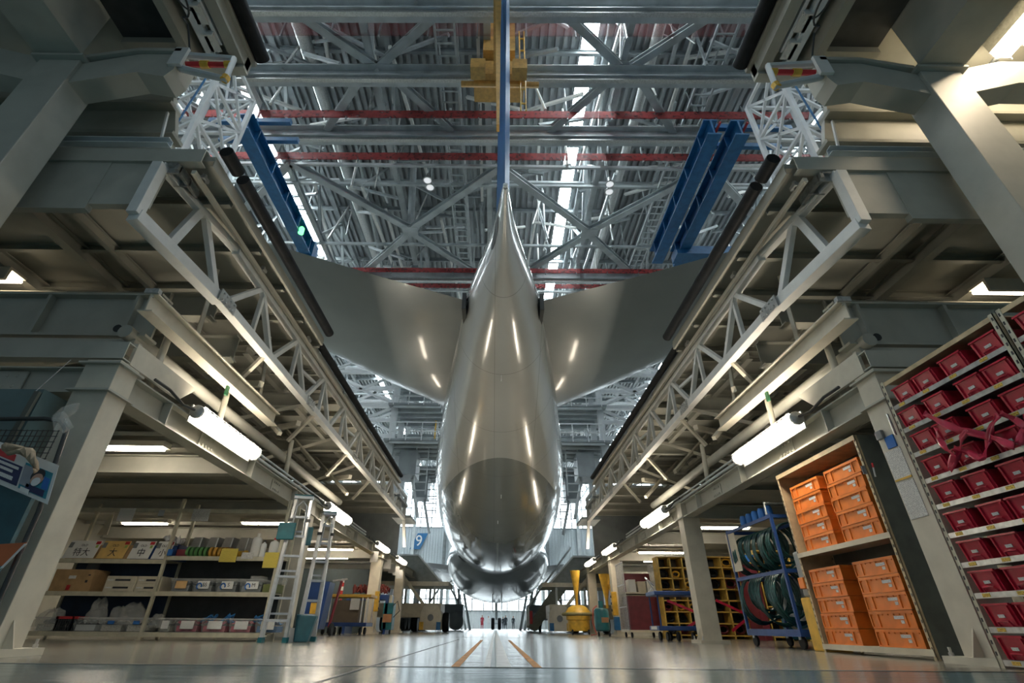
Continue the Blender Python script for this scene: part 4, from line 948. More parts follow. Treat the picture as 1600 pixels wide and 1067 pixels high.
for u0, u1, lab, f, m_, txt in ((241, 262, 'narrow clear tub with pink card past the rack post', WHITEF, CLEARP, ''), (266, 305, 'red filled clear tub, first past the rack post', REDF, CLEARP, ''), (308, 350, 'red filled clear tub with white card, second past the post', REDF, CLEARP, ''), (352, 390, 'red filled clear tub with white card, third past the post', REDF, CLEARP, ''), (393, 432, 'clear tub of blue gloves beside the stepladder foot', BLUEF, CLEARP, '')):
    x0, x1 = xat(u0, 987), xat(u1, 987); tub(x0, x1, 9.62, .12, .20, lab, m_, f, txt, STICK, grp='clear tubs on the bottom shelf')
for u, lab in ((328, 'blue gloves peeping from the second red tub'), (360, 'blue gloves lying over the third red tub'), (408, 'big bunch of blue gloves above the last tub')):
    p = at(u, 968, 'Y', 9.75); rg = random.Random(u); q = MB()
    for k in range(5): q.tube([(p.x, 9.75, p.z-.04), (p.x+rg.uniform(-.1, .1), 9.72+rg.uniform(-.06, .06), p.z+rg.uniform(.0, .08)), (p.x+rg.uniform(-.16, .16), 9.7, p.z+rg.uniform(-.05, .06))], [.03, .025, .012], 6)
    tag(q.build('rubber_gloves', BLUEF, smooth=True), lab, 'gloves', 'blue rubber gloves')
for u0, u1, txt, lab, lm in ((262, 294, '', 'clear tub with orange card on the middle shelf', mat('orange print card', (.7, .45, .2), .6)), (296, 330, 'SS', 'clear tub with card marked SS', PAPER), (333, 368, 'S', 'clear tub with card marked S', PAPER), (371, 408, 'M', 'clear tub with card marked M', PAPER)):
    x0, x1 = xat(u0, 918), xat(u1, 918); tub(x0, x1, 9.62, .73, .20, lab, CLEARP, STEELD, txt, lm, grp='clear size tubs on the middle shelf')
x0, x1 = xat(409, 918), xat(430, 918)
q = MB(); q.box(x0, x1, 9.62, 9.95, .73, .86); tag(q.build('green_carton', mat('olive green card', (.14, .17, .05), .6), bevel=.004), 'low olive green carton at the end of the middle shelf', 'carton')
for u0, lab in ((385, 'pale wrapped pack standing behind the tub marked M'), (418, 'pale wrapped pack lying on the olive green carton')):
    x0 = xat(u0, 905); q = MB(); q.box(x0, x0+.22, 9.72, 9.95, .87 if u0 > 400 else .93, 1.0); tag(q.build('wrapped_pack', FILM, bevel=.01), lab, 'pack')
# top shelf of second bay: tape rolls, bottles, file boxes
def roll(u, m_, lab, r=.085, w=.05):
    p = at(u, 855, 'Y', 9.66); t = thing('tape_roll', lab, 'tape roll', (p.x, 9.75, 1.30), 'tape rolls on the top shelf')
    q = MB(); q.lathe([(r*.5, -w/2), (r, -w/2), (r, w/2), (r*.5, w/2)], 18, (p.x, 9.72, 1.30+r), 'X'); q.build('tape', m_, t, True)
    q = MB(); q.lathe([(r*.40, -w*.5), (r*.5, -w*.52), (r*.5, w*.52), (r*.40, w*.5)], 14, (p.x, 9.72, 1.30+r), 'X'); q.build('core', CARD, t, True)
GRT = mat('green tape roll', (.10, .28, .08), .4); YGT = mat('golden tape roll', (.66, .36, .06), .4); BRT = mat('brown tape roll', (.35, .17, .10), .4)
for i, u in enumerate((295, 302, 309, 316, 323)): roll(u, GRT, 'green tape roll, %s in its row from the rack post' % ORD[i])
for i, u in enumerate((331, 338, 345, 352, 359)): roll(u, YGT if i < 4 else BRT, 'golden brown tape roll, %s after the green rolls' % ORD[i])
for i, u in enumerate((369, 376)): roll(u, YELLOW, 'small yellow tape roll, %s before the white bottles' % ORD[i], .055, .06)
roll(384, YELLOW, 'yellow tape roll showing its hole next to the bottles', .06, .05)
for i, (u, r, h, lab) in enumerate(((400, .085, .42, 'tallest white bottle beside the yellow tape'), (412, .05, .3, 'slim white bottle with dark cap'), (428, .08, .34, 'stout white bottle with printed band'), (440, .05, .2, 'short white bottle by the stepladder'))):
    p = at(u, 855, 'Y', 9.75); t = thing('white_bottle', lab, 'bottle', (p.x, 9.75, 1.30), 'white bottles on the top shelf')
    q = MB(); q.lathe([(r*.9, 0), (r, .02), (r, h*.72), (r*.85, h*.8), (r*.3, h*.86), (r*.3, h*.9)], 16, (p.x, 9.75, 1.30)); q.build('bottle_body', PAPER, t, True)
    q = MB(); q.lathe([(r*.34, h*.9), (r*.34, h)], 12, (p.x, 9.75, 1.30)); q.build('cap', (WHITE, INK, RED, INK)[i], t, True)
for i, u in enumerate((312, 337, 360, 384)):
    p = at(u, 838, 'Y', 9.95); t = thing('file_box', 'grey slanted file box behind the tape rolls, %s from the post' % ORD[i], 'file box', (p.x, 9.95, 1.30), 'grey file boxes')
    q = MB(); q.poly([(p.x-.11, 1.30), (p.x+.10, 1.30), (p.x+.13, 1.66), (p.x-.04, 1.66)], 'Y', 9.86, 10.08); q.build('box_body', mat('grey file board', (.25, .25, .24), .6), t)
    q = MB(); q.poly([(p.x+.075, 1.31), (p.x+.095, 1.31), (p.x+.122, 1.65), (p.x+.10, 1.65)], 'Y', 9.855, 9.86); q.build('pale_edge', STEELL, t)
x0, x1 = xat(272, 856), xat(291, 856); q = MB(); q.box(x0, x1, 9.66, 9.9, 1.30, 1.42); tag(q.build('red_carton', BURG, bevel=.004), 'small dark red carton before the green tape rolls', 'carton')
p = at(270, 842, 'Y', 9.72); q = MB(); rg = random.Random(5); rows = [[(p.x-.16+.32*i/8, 9.66+.2*j/5, p.z+rg.uniform(-.06, .07)) for i in range(9)] for j in range(6)]; q.sheet(rows)
o = q.build('crumpled_cloth', FABRIC_W, smooth=True); o.modifiers.new('thick', 'SOLIDIFY').thickness = .03; tag(o, 'crumpled white cloth lying over the red carton', 'cloth')
def card(u0, v0, u1, v1, y, m_, lab, name='hanging_sign'):
    a, c = at(u0, v1, 'Y', y), at(u1, v0, 'Y', y); q = MB(); q.box(a.x, c.x, y, y+.006, a.z, c.z); return tag(q.build(name, m_), lab, 'sign')
card(341, 857, 373, 878, 9.55, YSIGN, 'yellow printed notice clipped below the tape rolls'); card(409, 863, 437, 887, 9.55, YSIGN, 'yellow printed notice clipped below the white bottles')
card(376, 863, 397, 873, 9.56, SHEET, 'small white price slip between the yellow notices'); card(181, 794, 213, 814, 9.56, STICK, 'clear printed card hanging from the rack top above the glove boxes')
card(297, 795, 330, 814, 9.56, SHEET, 'white picture card hanging from the rack top above the green tape'); card(246, 797, 258, 806, 9.56, STEELL, 'small grey tag on the rack top rail'); card(260, 858, 271, 868, 9.55, INKB, 'blue slip stuck on the rack post')
q = MB(); p = at(170, 815, 'Y', 10.3); q.poly([(p.x-.12, p.z-.25), (p.x+.05, p.z+.22), (p.x+.08, p.z-.25)], 'Y', 10.28, 10.30); tag(q.build('tilted_board', BEIGE), 'pale triangular board end sticking up behind the glove boxes', 'board')

# ------------------------------------------------------------------ stepladders leaning at the second column
def ladder(x, y, h, w0, w1, lab, lean, rot):
    t = thing('step_ladder', lab, 'ladder', (x, y, 0), 'folded stepladders', rot); t.rotation_euler = (0, 0, 0)
    ca, sa = math.cos(rot), math.sin(rot)
    def P(a, d, z): return (x+ca*a-sa*d, y+sa*a+ca*d+lean*z, z)
    for dd, nm in ((0, 'front_rail'), (.16, 'rear_rail')):
        for s_ in (-1, 1):
            q = MB(); q.chan(P(s_*w0/2, dd, .03), P(s_*w1/2, dd*.4, h), .05, .028, .006); r_ = q.build(nm, ALU, t)
            q = MB(); a = P(s_*w0/2, dd, 0); q.box(a[0]-.035, a[0]+.035, a[1]-.03, a[1]+.03, 0, .07); q.build('foot', TEAL, r_)
    n = int(h/.32)
    for k in range(n):
        z = .3+k*.32; w = w0+(w1-w0)*z/h; q = MB(); q.bar(P(-w/2, .02, z), P(w/2, .02, z), .09, .035); q.build('tread', ALU, t)
        if k % 2 == 0: q = MB(); q.bar(P(-w/2, .16, z+.1), P(w/2, .16, z+.1), .02, .03); q.build('rear_bar', ALU, t)
    q = MB(); a, c = P(-w1/2-.03, .03, h+.02), P(w1/2+.03, .03, h+.02); q.bar(a, c, .2, .05); q.build('top_platform', ALU, t)
    q = MB(); q.bar(V(a)+V((0, -.01, .03)), V(c)+V((0, -.01, .03)), .2, .02); q.build('top_trim', TEAL, t)
    for z in (h*.82,):
        for s_ in (-1, 1):
            b_ = P(s_*(w1/2+.01), 0, z); q = MB(); q.box(b_[0]-.04, b_[0]+.04, b_[1]-.03, b_[1]+.03, z, z+.05); q.build('hinge_cap', BLACKM, t)
    q = MB(); q.tube([P(-w1/2+.02, -.03, h*.72), P(-w1/2+.05, -.03, h*.94), P(0, -.03, h*.98), P(w1/2-.05, -.03, h*.94), P(w1/2-.02, -.03, h*.72)], .014, 8); q.build('grip_bow', ALU, t, True)
    return t
ladder(-3.50, 9.02, 2.22, .36, .26, 'front aluminium stepladder with teal bag leaning by the rack end', .045, .25)
ladder(-3.26, 9.85, 2.1, .28, .20, 'rear aluminium stepladder close behind the teal bag one', .05, .5)
p = at(447, 830, 'Y', 9.0); q = MB(); q.box(p.x-.14, p.x+.16, 8.96, 9.0, p.z-.14, p.z+.14); o = q.build('teal_bag', TEAL, bevel=.015); tag(o, 'teal flat bag hanging on the front stepladder', 'bag')
p = at(485, 835, 'Y', 9.7); q = MB(); q.box(p.x-.08, p.x+.06, 9.62, 9.65, p.z-.2, p.z+.12); tag(q.build('teal_bag', TEAL, bevel=.01), 'narrow teal bag hanging on the rear stepladder', 'bag')
q = MB(); q.box(-3.45, -3.1, 9.35, 9.38, 0, .2); tag(q.build('white_board', PAPER), 'low white board standing at the stepladder feet', 'board')
q = MB(); q.add([(-3.28, 9.3, .0), (-3.05, 9.3, 0), (-2.98, 9.34, .38), (-3.32, 9.34, .4), (-3.28, 9.42, 0), (-3.05, 9.42, 0), (-2.98, 9.46, .38), (-3.32, 9.46, .4)], [(0,1,2,3), (4,7,6,5), (0,4,5,1), (1,5,6,2), (2,6,7,3), (3,7,4,0)]); tag(q.build('teal_sack', TEALD, bevel=.02), 'dark teal sack propped on the floor at the stepladder feet', 'sack')

# ------------------------------------------------------------------ notice stand in front of the near column
t = thing('notice_stand', 'black tube stand with wire mesh panel beside the near column', 'stand', (-4.4, 4.25, 0))
def PN(u, v, y=4.3): return at(u, v, 'Y', y)
q = MB(); q.tube([PN(-30, 655), PN(70, 654), PN(95, 658), PN(104, 672), PN(98, 690), PN(60, 800), V((PN(60, 800).x+.02, 4.3, 0))], .02, 10); q.build('tube_frame', BLACKM, t, True)
q = MB(); a, c = PN(0, 748, 4.31), PN(92, 676, 4.31)
for k in range(16): x = -4.75+k*.048; q.bar((x, 4.31, 1.44), (x, 4.31, 1.77), .006, .006)
for k in range(7): z = 1.45+k*.052; q.bar((-4.75, 4.31, z), (-4.02, 4.31, z), .006, .006)
q.build('wire_mesh', BLACKM, t)
q = MB(); q.box(-4.85, -4.0, 4.33, 4.37, .2, 1.42); q.build('back_board', TEALD, t)
q = MB(); q.tube([(-4.72, 4.3, 0), (-4.72, 4.3, 1.8)], .02, 8); q.tube([(-4.72, 4.0, .03), (-4.72, 4.42, .03)], .02, 8); q.tube([(-4.0, 4.0, .03), (-4.0, 4.42, .03)], .02, 8); q.build('foot_tubes', BLACKM, t, True)
# safety poster with a masked person
O_, U_, W_ = PN(-60, 752, 4.24), None, None
o0 = PN(0, 757, 4.22); o1 = PN(74, 788, 4.22); o2 = PN(92, 727, 4.22); o3 = PN(8, 700, 4.22)
t = thing('safety_poster', 'tilted white and navy poster with masked person pinned on the stand', 'poster', ((o0.x+o1.x)/2, 4.22, o1.z))
ux = (o1-o0); wz = (o2-o1)
def PP(a, b_, lift=0): return o0+ux*a+wz*b_+V((0, -lift, 0))
def patch(a0, a1, b0, b1, m_, nm, lift=.004):
    q = MB(); q.panel(PP(a0, b0, lift), ux*(a1-a0), wz*(b1-b0), .003); return q.build(nm, m_, t)
patch(-.35, 1, 0, 1, PAPER, 'sheet', 0)
NAV = mat('navy print', (.02, .03, .10), .6); TQ = mat('turquoise print', (.03, .25, .33), .6)
patch(-.30, .32, .12, .62, NAV, 'navy_block'); patch(-.30, .12, .66, .84, RED, 'red_block'); patch(.36, .94, .10, .76, TQ, 'picture_ground'); patch(.36, .56, .2, .7, mat('grey print', (.3, .32, .36), .6), 'grey_figure', .007)
for k, (a0, a1, b0, b1) in enumerate(((-.2, .26, .50, .57), (-.2, .16, .38, .45), (-.2, .2, .2, .3))): patch(a0, a1, b0, b1, STICK, 'print_lines', .007)
q = MB(); c = PP(.68, .48, .009); q.lathe([(.055, -.001), (.055, .001)], 18, c, 'Y'); q.build('face_print', SKIN, t)
q = MB(); c = PP(.68, .56, .010); q.lathe([(.058, -.001), (.058, .001)], 18, c, 'Y'); q.build('hair_print', INK, t)
q = MB(); c = PP(.68, .47, .012); q.lathe([(.047, -.001), (.047, .001)], 18, c, 'Y'); q.build('brow_print', SKIN, t)
q = MB(); c = PP(.68, .40, .014); q.lathe([(.036, -.001), (.036, .001)], 18, c, 'Y'); q.build('mask_print', FABRIC_W, t)
patch(.50, .88, .12, .28, NAV, 'shoulders_print', .007); patch(.42, .6, .04, .16, PAPER, 'card_print', .012); patch(.8, .92, .3, .6, INKB, 'side_print', .008)
q = MB(); c0 = PN(15, 700, 4.15); rows = []
for i in range(9):
    p = c0.lerp(PN(66, 728, 4.12), i/8); rows.append([(p.x, p.y-.03-.02*math.sin(j*1.3+i), p.z+.05*math.sin(i/8*PI)+.02-(.07+.03*math.sin(i))*j/4) for j in range(5)])
q.sheet(rows); o = q.build('work_glove', mat('tan cloth', (.50, .38, .26), .8, bump=.4, scale=30), smooth=True); o.modifiers.new('thick', 'SOLIDIFY').thickness = .03; tag(o, 'tan cloth glove draped over the top of the poster', 'glove')
p = PN(100, 650, 4.2); q = MB(); rg = random.Random(2)
q.tube([PN(88, 672, 4.24), PN(92, 652, 4.22), PN(104, 643, 4.2), PN(116, 636, 4.2), PN(124, 630, 4.2)], [.02, .05, .055, .04, .006], 12)
q.tube([PN(84, 655, 4.24), PN(95, 650, 4.2), PN(106, 668, 4.22), PN(98, 676, 4.22)], [.02, .045, .04, .01], 12)
tag(q.build('knotted_bag', FILM, smooth=True), 'knotted white plastic bag tied to the stand corner', 'bag')
a, c = PN(0, 905, 4.2), PN(20, 855, 4.2)
t = thing('orange_card', 'orange card in clear sleeve at the stand bottom', 'card', (-4.0, 4.2, .5))
q = MB(); q.panel((a.x-.3, 4.18, .60), (.29, 0, .02), (.10, 0, .17), .004); q.build('card_sheet', mat('orange red card', (.55, .14, .04), .5), t)
q = MB(); q.panel((a.x-.02, 4.175, .60), (.02, 0, .002), (.10, 0, .18), .004); q.build('white_edge', PAPER, t)
q = MB(); q.box(-5.1, -4.5, 4.45, 4.9, .0, 2.24); t = tag(q.build('blue_cabinet', mat('blue grey cabinet paint', (.12, .19, .20), .45)), 'tall blue grey cabinet behind the wire mesh stand', 'cabinet')
q = MB(); q.bar((-4.6, 4.42, .3), (-4.52, 4.42, 2.2), .05, .03); q.build('perforated_strip', RACKDK, t)
q = MB(); q.tube([(-4.56, 4.43, 2.2), (-4.44, 4.5, 2.6)], .004, 5); tag(q.build('thin_wire', ALU), 'thin wire from the blue grey cabinet up to the beam', 'wire')

# ------------------------------------------------------------------ cart and goods under the far mezzanine
t = thing('goods_cart', 'wheeled cart with yellow top tray and blue base by the yellow guard column', 'cart', (-4.6, 17.0, 0))
q = MB(); q.box(-5.3, -3.75, 16.6, 17.5, .98, 1.06); q.build('top_tray', YELLOW, t, bevel=.01)
q = MB(); q.box(-5.3, -3.8, 16.6, 17.5, .22, .32); q.build('base_deck', BLUET, t, bevel=.01)
for x in (-5.25, -4.95, -4.0, -3.85):
    for y in (16.65, 17.45):
        q = MB(); q.tube([(x, y, .3), (x, y, 1.0)], .02, 8); q.build('upright', ALU, t)
q = MB(); q.box(-4.9, -4.1, 16.75, 17.3, .32, .9); q.build('inner_box', mat('dim brown board', (.12, .09, .06), .6), t)
q = MB(); q.box(-4.35, -4.08, 16.62, 16.64, .65, .95); q.build('sheet', SHEET, t)
for x in (-5.1, -4.75, -4.0):
    for y in (16.8, 17.4): wheel(x, y, .1, .1, .06, t)
q = MB(); q.box(-5.3, -3.8, 19.6, 20.6, 1.05, 1.2); q.box(-5.3, -5.2, 19.6, 20.6, 0, 1.05); q.box(-3.9, -3.8, 19.6, 20.6, 0, 1.05); tag(q.build('blue_bench', BLUET), 'blue bench carrying a heap of red hoses', 'bench')
q = MB(); rg = random.Random(9)
for k in range(16):
    x = -5.1+k*.075; q.tube([(x+math.cos(a)*.1, 20+math.sin(a)*.12, 1.26+rg.uniform(.0, .3)) for a in [j*.7 for j in range(10)]], .03, 6)
tag(q.build('red_hoses', mat('dull red hose', (.22, .035, .025), .5), smooth=True), 'heap of red hoses lying on the blue bench', 'hoses')
t = thing('blue_bin', 'dark blue bin with yellow label behind the stepladders', 'bin', (-4.9, 15, 0)); q = MB(); q.poly([(-5.0, .15), (-4.55, .15), (-4.45, 1.25), (-5.0, 1.3)], 'Y', 14.6, 15.1); q.build('bin_body', BLUET, t); q = MB(); q.box(-4.85, -4.7, 14.58, 14.6, .5, .75); q.build('bin_label', YELLOW, t)
t = thing('hand_truck', 'dark red hand truck standing between blue bin and cart', 'hand truck', (-4.3, 15, 0)); q = MB(); q.bar((-4.35, 14.8, .2), (-4.25, 15.0, 1.3), .05, .05); q.build('spine', BURG, t); q = MB(); q.tube([(-4.5, 15, 1.3), (-4.1, 15, 1.35)], .025, 8); q.build('handle', ALU, t); wheel(-4.3, 14.85, .15, .15, .08, t)
t = thing('barrier_pole', 'red and white striped pole standing near the red hoses', 'pole', (-5.2, 18.5, 0))
for k in range(6): q = MB(); q.tube([(-5.2, 18.5, .9+k*.12), (-5.2, 18.5, 1.02+k*.12)], .05, 10); q.build('band', RED if k % 2 == 0 else PAPER, t)
q = MB(); q.tube([(-5.2, 18.5, 0), (-5.2, 18.5, .9)], .04, 10); q.build('pole_base', STEELL, t)
q = MB(); q.box(-10.5, -4.6, 21.5, 21.6, 0, 2.2); tag(q.build('rear_shelving', mat('dark green grey shelving', (.035, .055, .06), .6)), 'dark teal closed shelving behind the red hoses', 'shelving')
t = thing('column_guard', 'yellow switch guard fixed on the column near the cart', 'guard', (-3.9, 18.6, 1)); q = MB(); q.box(-4.05, -3.9, 18.45, 18.58, .65, 1.25); q.build('guard_box', YELLOW, t, bevel=.02)
for k in range(3): q = MB(); q.lathe([(.04, 0), (.04, .03)], 10, (-3.90, 18.52, .75+k*.2), 'X'); q.build('button', BLACKM, t)
t = thing('welding_set', 'tall teal welding set on casters between two columns', 'machine', (-3.7, 20, 0))
q = MB(); q.box(-3.95, -3.6, 19.6, 20.1, .12, .95); q.build('cabinet', TEAL, t, bevel=.02); q = MB(); q.box(-3.93, -3.62, 19.58, 19.6, .35, .6); q.build('panel_face', mat('rust panel', (.4, .2, .1), .6), t)
q = MB(); q.lathe([(.08, .95), (.08, 1.15), (.05, 1.2)], 12, (-3.78, 19.8, 0)); q.build('gas_cap', BEIGE, t, True)
q = MB(); q.tube([(-3.62, 19.6, .85), (-3.45, 19.5, 1.0), (-3.35, 19.5, .7), (-3.55, 19.5, .5)], .015, 6); q.build('cable', BLACKM, t, True)
for x in (-3.9, -3.65): wheel(x, 19.65, .07, .07, .05, t)
for i, (y, z) in enumerate(((17.4, 2.2), (19.6, 2.2), (20.6, 2.15), (21.5, 2.15), (22.3, 2.1))):
    q = MB(); q.box(-4.12, -3.86, y, y+.01, z-.16, z+.16); tag(q.build('bay_card', SHEET), 'white printed card hanging on the far beam, %s from the cart' % ORD[i], 'sign', 'printed cards on the far beam')
# ------------------------------------------------------------------ orange crate rack
XF = 4.1
t = thing('crate_rack', 'tan steel rack with dark side panels holding orange crates', 'rack', (4.3, 6.24, 0))
def angle_post(x, y, z1, m_, t, sy):
    q = MB(); q.box(x, x+.035, y, y+sy*.006, 0, z1); q.box(x, x+.006, y, y+sy*.04, 0, z1); q.cur = 1
    k = .08
    while k < z1-.05:
        q.box(x-.001, x+.002, y+sy*.012, y+sy*.026, k, k+.028); k += .075
    q.build('post', [m_, INK], t)
for y, sy in ((5.34, 1), (7.14, -1)):
    angle_post(XF, y, 2.18, RACKTAN, t, sy); angle_post(XF+.45, y, 2.18, RACKTAN, t, sy)
    q = MB(); q.box(XF+.03, XF+.46, y-.004 if sy > 0 else y, y if sy > 0 else y+.004, .02, 2.18); q.build('side_panel', RACKDK if sy > 0 else RACKTAN, t)
for z in (.09, 1.13, 2.18):
    q = MB(); q.box(XF-.005, XF+.46, 5.345, 7.135, z-.02, z); q.box(XF-.008, XF+.0, 5.345, 7.135, z-.055, z); q.build('shelf', BEIGE if z < 2 else RACKTAN, t)
q = MB(); q.box(XF+.455, XF+.46, 5.35, 7.13, .05, 2.16); q.build('back_panel', RACKDK, t)
# one crate, then copies
def make_crate():
    t = thing('orange_crate', 'orange crate', 'crate', (0, 0, 0), 'orange crates in the tan rack')
    D, W, H = .40, .66, .164
    q = MB(); x0, x1, y0, y1 = 0, D, -W/2, W/2
    q.box(x0+.012, x0+.02, y0+.01, y1-.01, .012, H-.01); q.box(x1-.02, x1-.012, y0+.01, y1-.01, .012, H-.01)
    q.box(x0+.012, x1-.012, y0+.01, y0+.018, .012, H-.01); q.box(x0+.012, x1-.012, y1-.018, y1-.01, .012, H-.01)
    q.box(x0+.015, x1-.015, y0+.012, y1-.012, .008, .014); 
    for y in (y0, y0+.12, y1-.135, y1-.016): q.box(x0, x0+.014, y, y+.016, .01, H-.01)
    for k in range(8): q.box(x0+.002, x0+.014, y0+.03+k*.085, y0+.036+k*.085, H-.042, H-.02)
    q.build('shell', ORANGE, t)
    q = MB()
    for z, h in ((H-.03, .028), (0, .016)):
        q.box(x0, x0+.016, y0, y1, z, z+h); q.box(x1-.016, x1, y0, y1, z, z+h); q.box(x0, x1, y0, y0+.016, z, z+h); q.box(x0, x1, y1-.016, y1, z, z+h)
    q.build('rim', ORANGE, t)
    q = MB(); q.box(x0+.0085, x0+.0125, y0+.16, y0+.30, .085, .115); q.build('barcode_label', STICK, t)
    q = MB(); q.box(x0+.0085, x0+.0125, y0+.17, y0+.215, .045, .075); q.build('number_label', STICK, t)
    return t
cr = make_crate(); first = True; rg = random.Random(4)
LV = ['topmost', 'second from the top', 'middle one', 'second from the bottom', 'bottom one']
for ym, z0, st in ((6.60, 1.13, 'upper shelf stack beside the hose trolley'), (5.79, 1.13, 'upper shelf stack beside the pen and column'), (6.70, .09, 'lower shelf stack beside the hose trolley'), (5.79, .09, 'lower shelf stack beside the pen and column')):
    for k in range(5):
        lab = 'orange crate, %s of the %s' % (LV[4-k], st)
        loc = (XF+.02+rg.uniform(-.006, .006), ym+rg.uniform(-.01, .01), z0+.001+k*.166)
        if first: cr.location = loc; cr['label'] = lab; first = False
        else: dup(cr, loc, lab)
p = at(1365, 735, 'Y', 5.33)
t = thing('marker_pen', 'white marker pen with red cap clipped on the rack side panel', 'pen', (p.x, 5.325, p.z-.07))
q = MB(); q.tube([(p.x-.012, 5.322, p.z-.07), (p.x+.002, 5.322, p.z+.03)], .009, 10); q.build('barrel', PAPER, t, True); q = MB(); q.tube([(p.x+.002, 5.322, p.z+.03), (p.x+.008, 5.322, p.z+.08)], .011, 10); q.build('cap', RED, t, True)
q = MB(); p = at(1350, 735, 'Y', 5.33); q.box(p.x-.02, p.x+.02, 5.322, 5.334, p.z-.04, p.z+.05); tag(q.build('pen_holder', STEELD), 'small dark clip next to the marker pen', 'clip')
# sheets on the near column
def onx(u0, v0, u1, v1, m_, lab, cat='sheet', x=3.998, name='list_sheet'):
    a, c = at(u0, v0, 'X', x), at(u1, v1, 'X', x); q = MB(); q.box(x-.004, x, 4.66, 4.88, min(a.z, c.z), max(a.z, c.z)); return tag(q.build(name, m_), lab, cat)
onx(1400, 700, 1425, 745, SHEET, 'upper printed list taped on the column by the red bins'); onx(1412, 752, 1440, 808, SHEET, 'lower printed list taped on the column by the red bins')
q = MB(); p = at(1412, 748, 'X', 3.995); q.box(3.99, 3.998, 4.66, 4.88, p.z-.006, p.z+.012); tag(q.build('yellow_strip', YELLOW), 'yellow tape strip between the two printed lists', 'tape')
p = at(1390, 691, 'X', 3.99); q = MB(); q.box(3.985, 3.998, 4.68, 4.8, p.z-.06, p.z+.06); tag(q.build('blue_sign', INKB), 'small blue pictogram plate above the printed lists', 'sign')
p = at(1375, 681, 'X', 3.98); q = MB(); q.box(3.96, 3.998, p.y-.05, p.y+.04, p.z-.04, p.z+.05); tag(q.build('switch_box', STEELD, bevel=.008), 'small grey switch box high on the column', 'switch')
q = MB(); p = at(1393, 665, 'X', 3.97); q.tube([(3.97, 4.62, p.z+.12), (3.955, 4.6, p.z), (3.97, 4.62, p.z-.1)], .012, 8); tag(q.build('grip_handle', GALV, smooth=True), 'curved metal handle on the column edge by the red bins', 'handle')

# ------------------------------------------------------------------ red bin rack
XR = 3.87
ZS = [.055, .27, .505, .73, .96, 1.195, 1.42, 1.66, 1.895, 2.125]
def red_rack(y0, y1, lab):
    t = thing('bin_rack', lab, 'rack', (4.1, (y0+y1)/2, 0))
    for x in (XR, XR+.42):
        angle_post(x-.012, y0+.002, 2.39, RACK, t, 1); angle_post(x-.012, y1-.002, 2.39, RACK, t, -1)
    for z in ZS+[2.38]:
        q = MB(); q.box(XR, XR+.44, y0+.02, y1-.02, z-.012, z); q.box(XR-.008, XR, y0+.03, y1-.04, z-.04, z); sh = q.build('shelf', GALV if z < 2.3 else RACKTAN, t)
        if z < 2.3:
            for k in range(4):
                y = y1-.15-k*.30
                if y > y0+.1: q = MB(); q.box(XR-.0105, XR-.008, y-.035, y+.035, z-.032, z-.006); q.build('price_tag', YTAG, sh)
    q = MB(); q.box(XR+.44, XR+.445, y0, y1, .02, 2.38); q.build('back_panel', RACKDK, t)
    return t
red_rack(3.14, 4.43, 'tall perforated steel rack full of red bins')
red_rack(1.80, 3.12, 'next bay of the red bin rack, mostly out of view')
def make_bin():
    t = thing('red_bin', 'red bin', 'bin', (0, 0, 0), 'red bins on the perforated rack')
    W, D, H = .235, .33, .158; q = MB(); a, b_ = -W/2, W/2
    # open hopper: base, sloped front, sides, back
    def side(y, th): q.poly([(0.03, 0), (D, 0), (D, H), (.03, H), (0, H-.01)], 'Y', y, y+th)
    side(a, .006); side(b_-.006, .006)
    q.box(.03, D, a, b_, 0, .006); q.box(D-.006, D, a, b_, 0, H)
    q.add([(.03, a, 0), (.03, b_, 0), (0, b_, H-.01), (0, a, H-.01), (.037, a, 0), (.037, b_, 0), (.007, b_, H-.01), (.007, a, H-.01)], [(0,3,2,1), (4,5,6,7), (0,1,5,4), (1,2,6,5), (2,3,7,6), (3,0,4,7)])
    q.build('hopper', REDBIN, t, bevel=.003)
    q = MB()
    for y in (a+.018, b_-.03): q.add([(.028, y, .01), (.028, y+.012, .01), (.0, y+.012, H-.02), (.0, y, H-.02), (.012, y, .01), (.012, y+.012, .01), (-.012, y+.012, H-.02), (-.012, y, H-.02)], [(0,1,2,3), (4,7,6,5), (0,4,5,1), (1,5,6,2), (2,6,7,3), (3,7,4,0)])
    q.box(-.012, .008, a, b_, H-.014, H); q.build('front_ribs', REDBIN, t)
    q = MB(); q.tube([(.02, -.055, .004), (.004, -.048, .036), (.002, 0, .04), (.004, .048, .036), (.02, .055, .004)], .008, 6); q.build('grip', REDBIN, t, True)
    q = MB(); q.panel((.0105, -.028, .06), (0, .056, 0), (-.0040, 0, .022), -.0045); q.build('bin_label', STICK, t)
    return t
bn = make_bin(); first = True
ROWS = [[(1407,607),(1438,586),(1482,562),(1533,530),(1592,500)], [(1418,648),(1457,624),(1510,598),(1551,571)], [(1440,685),(1475,668),(1530,638),(1585,617)], [(1457,722),(1507,708),(1568,680)], [(1474,762),(1523,748),(1580,730)],
        [(1494,808),(1547,795),(1594,783)], [(1515,853),(1568,845)], [(1535,903),(1587,893)], [(1557,955),(1606,948)], [(1580,1010)]]
for r, row in enumerate(ROWS):
    z = ZS[9-r]
    ys = [at(u, v, 'X', XR).y for u, v in row]; last = 9
    for k, y in enumerate(ys):
        y = min(y, last-.243); y = min(y, 4.28)
        if r == 0 and k == 4: y = 2.93
        elif y-.12 < 3.19: y = max(y, 3.305) if last-.243 > 3.305 else y
        last = y
        lab = 'red bin on the %s shelf from the top, %s from the column' % (ORD[r], ORD[k])
        if r == 0 and k == 4: lab = 'red bin alone in the next bay behind the perforated posts'
        loc = (XR+.012, y, z+.001)
        if first: bn.location = loc; bn['label'] = lab; first = False
        else: dup(bn, loc, lab)
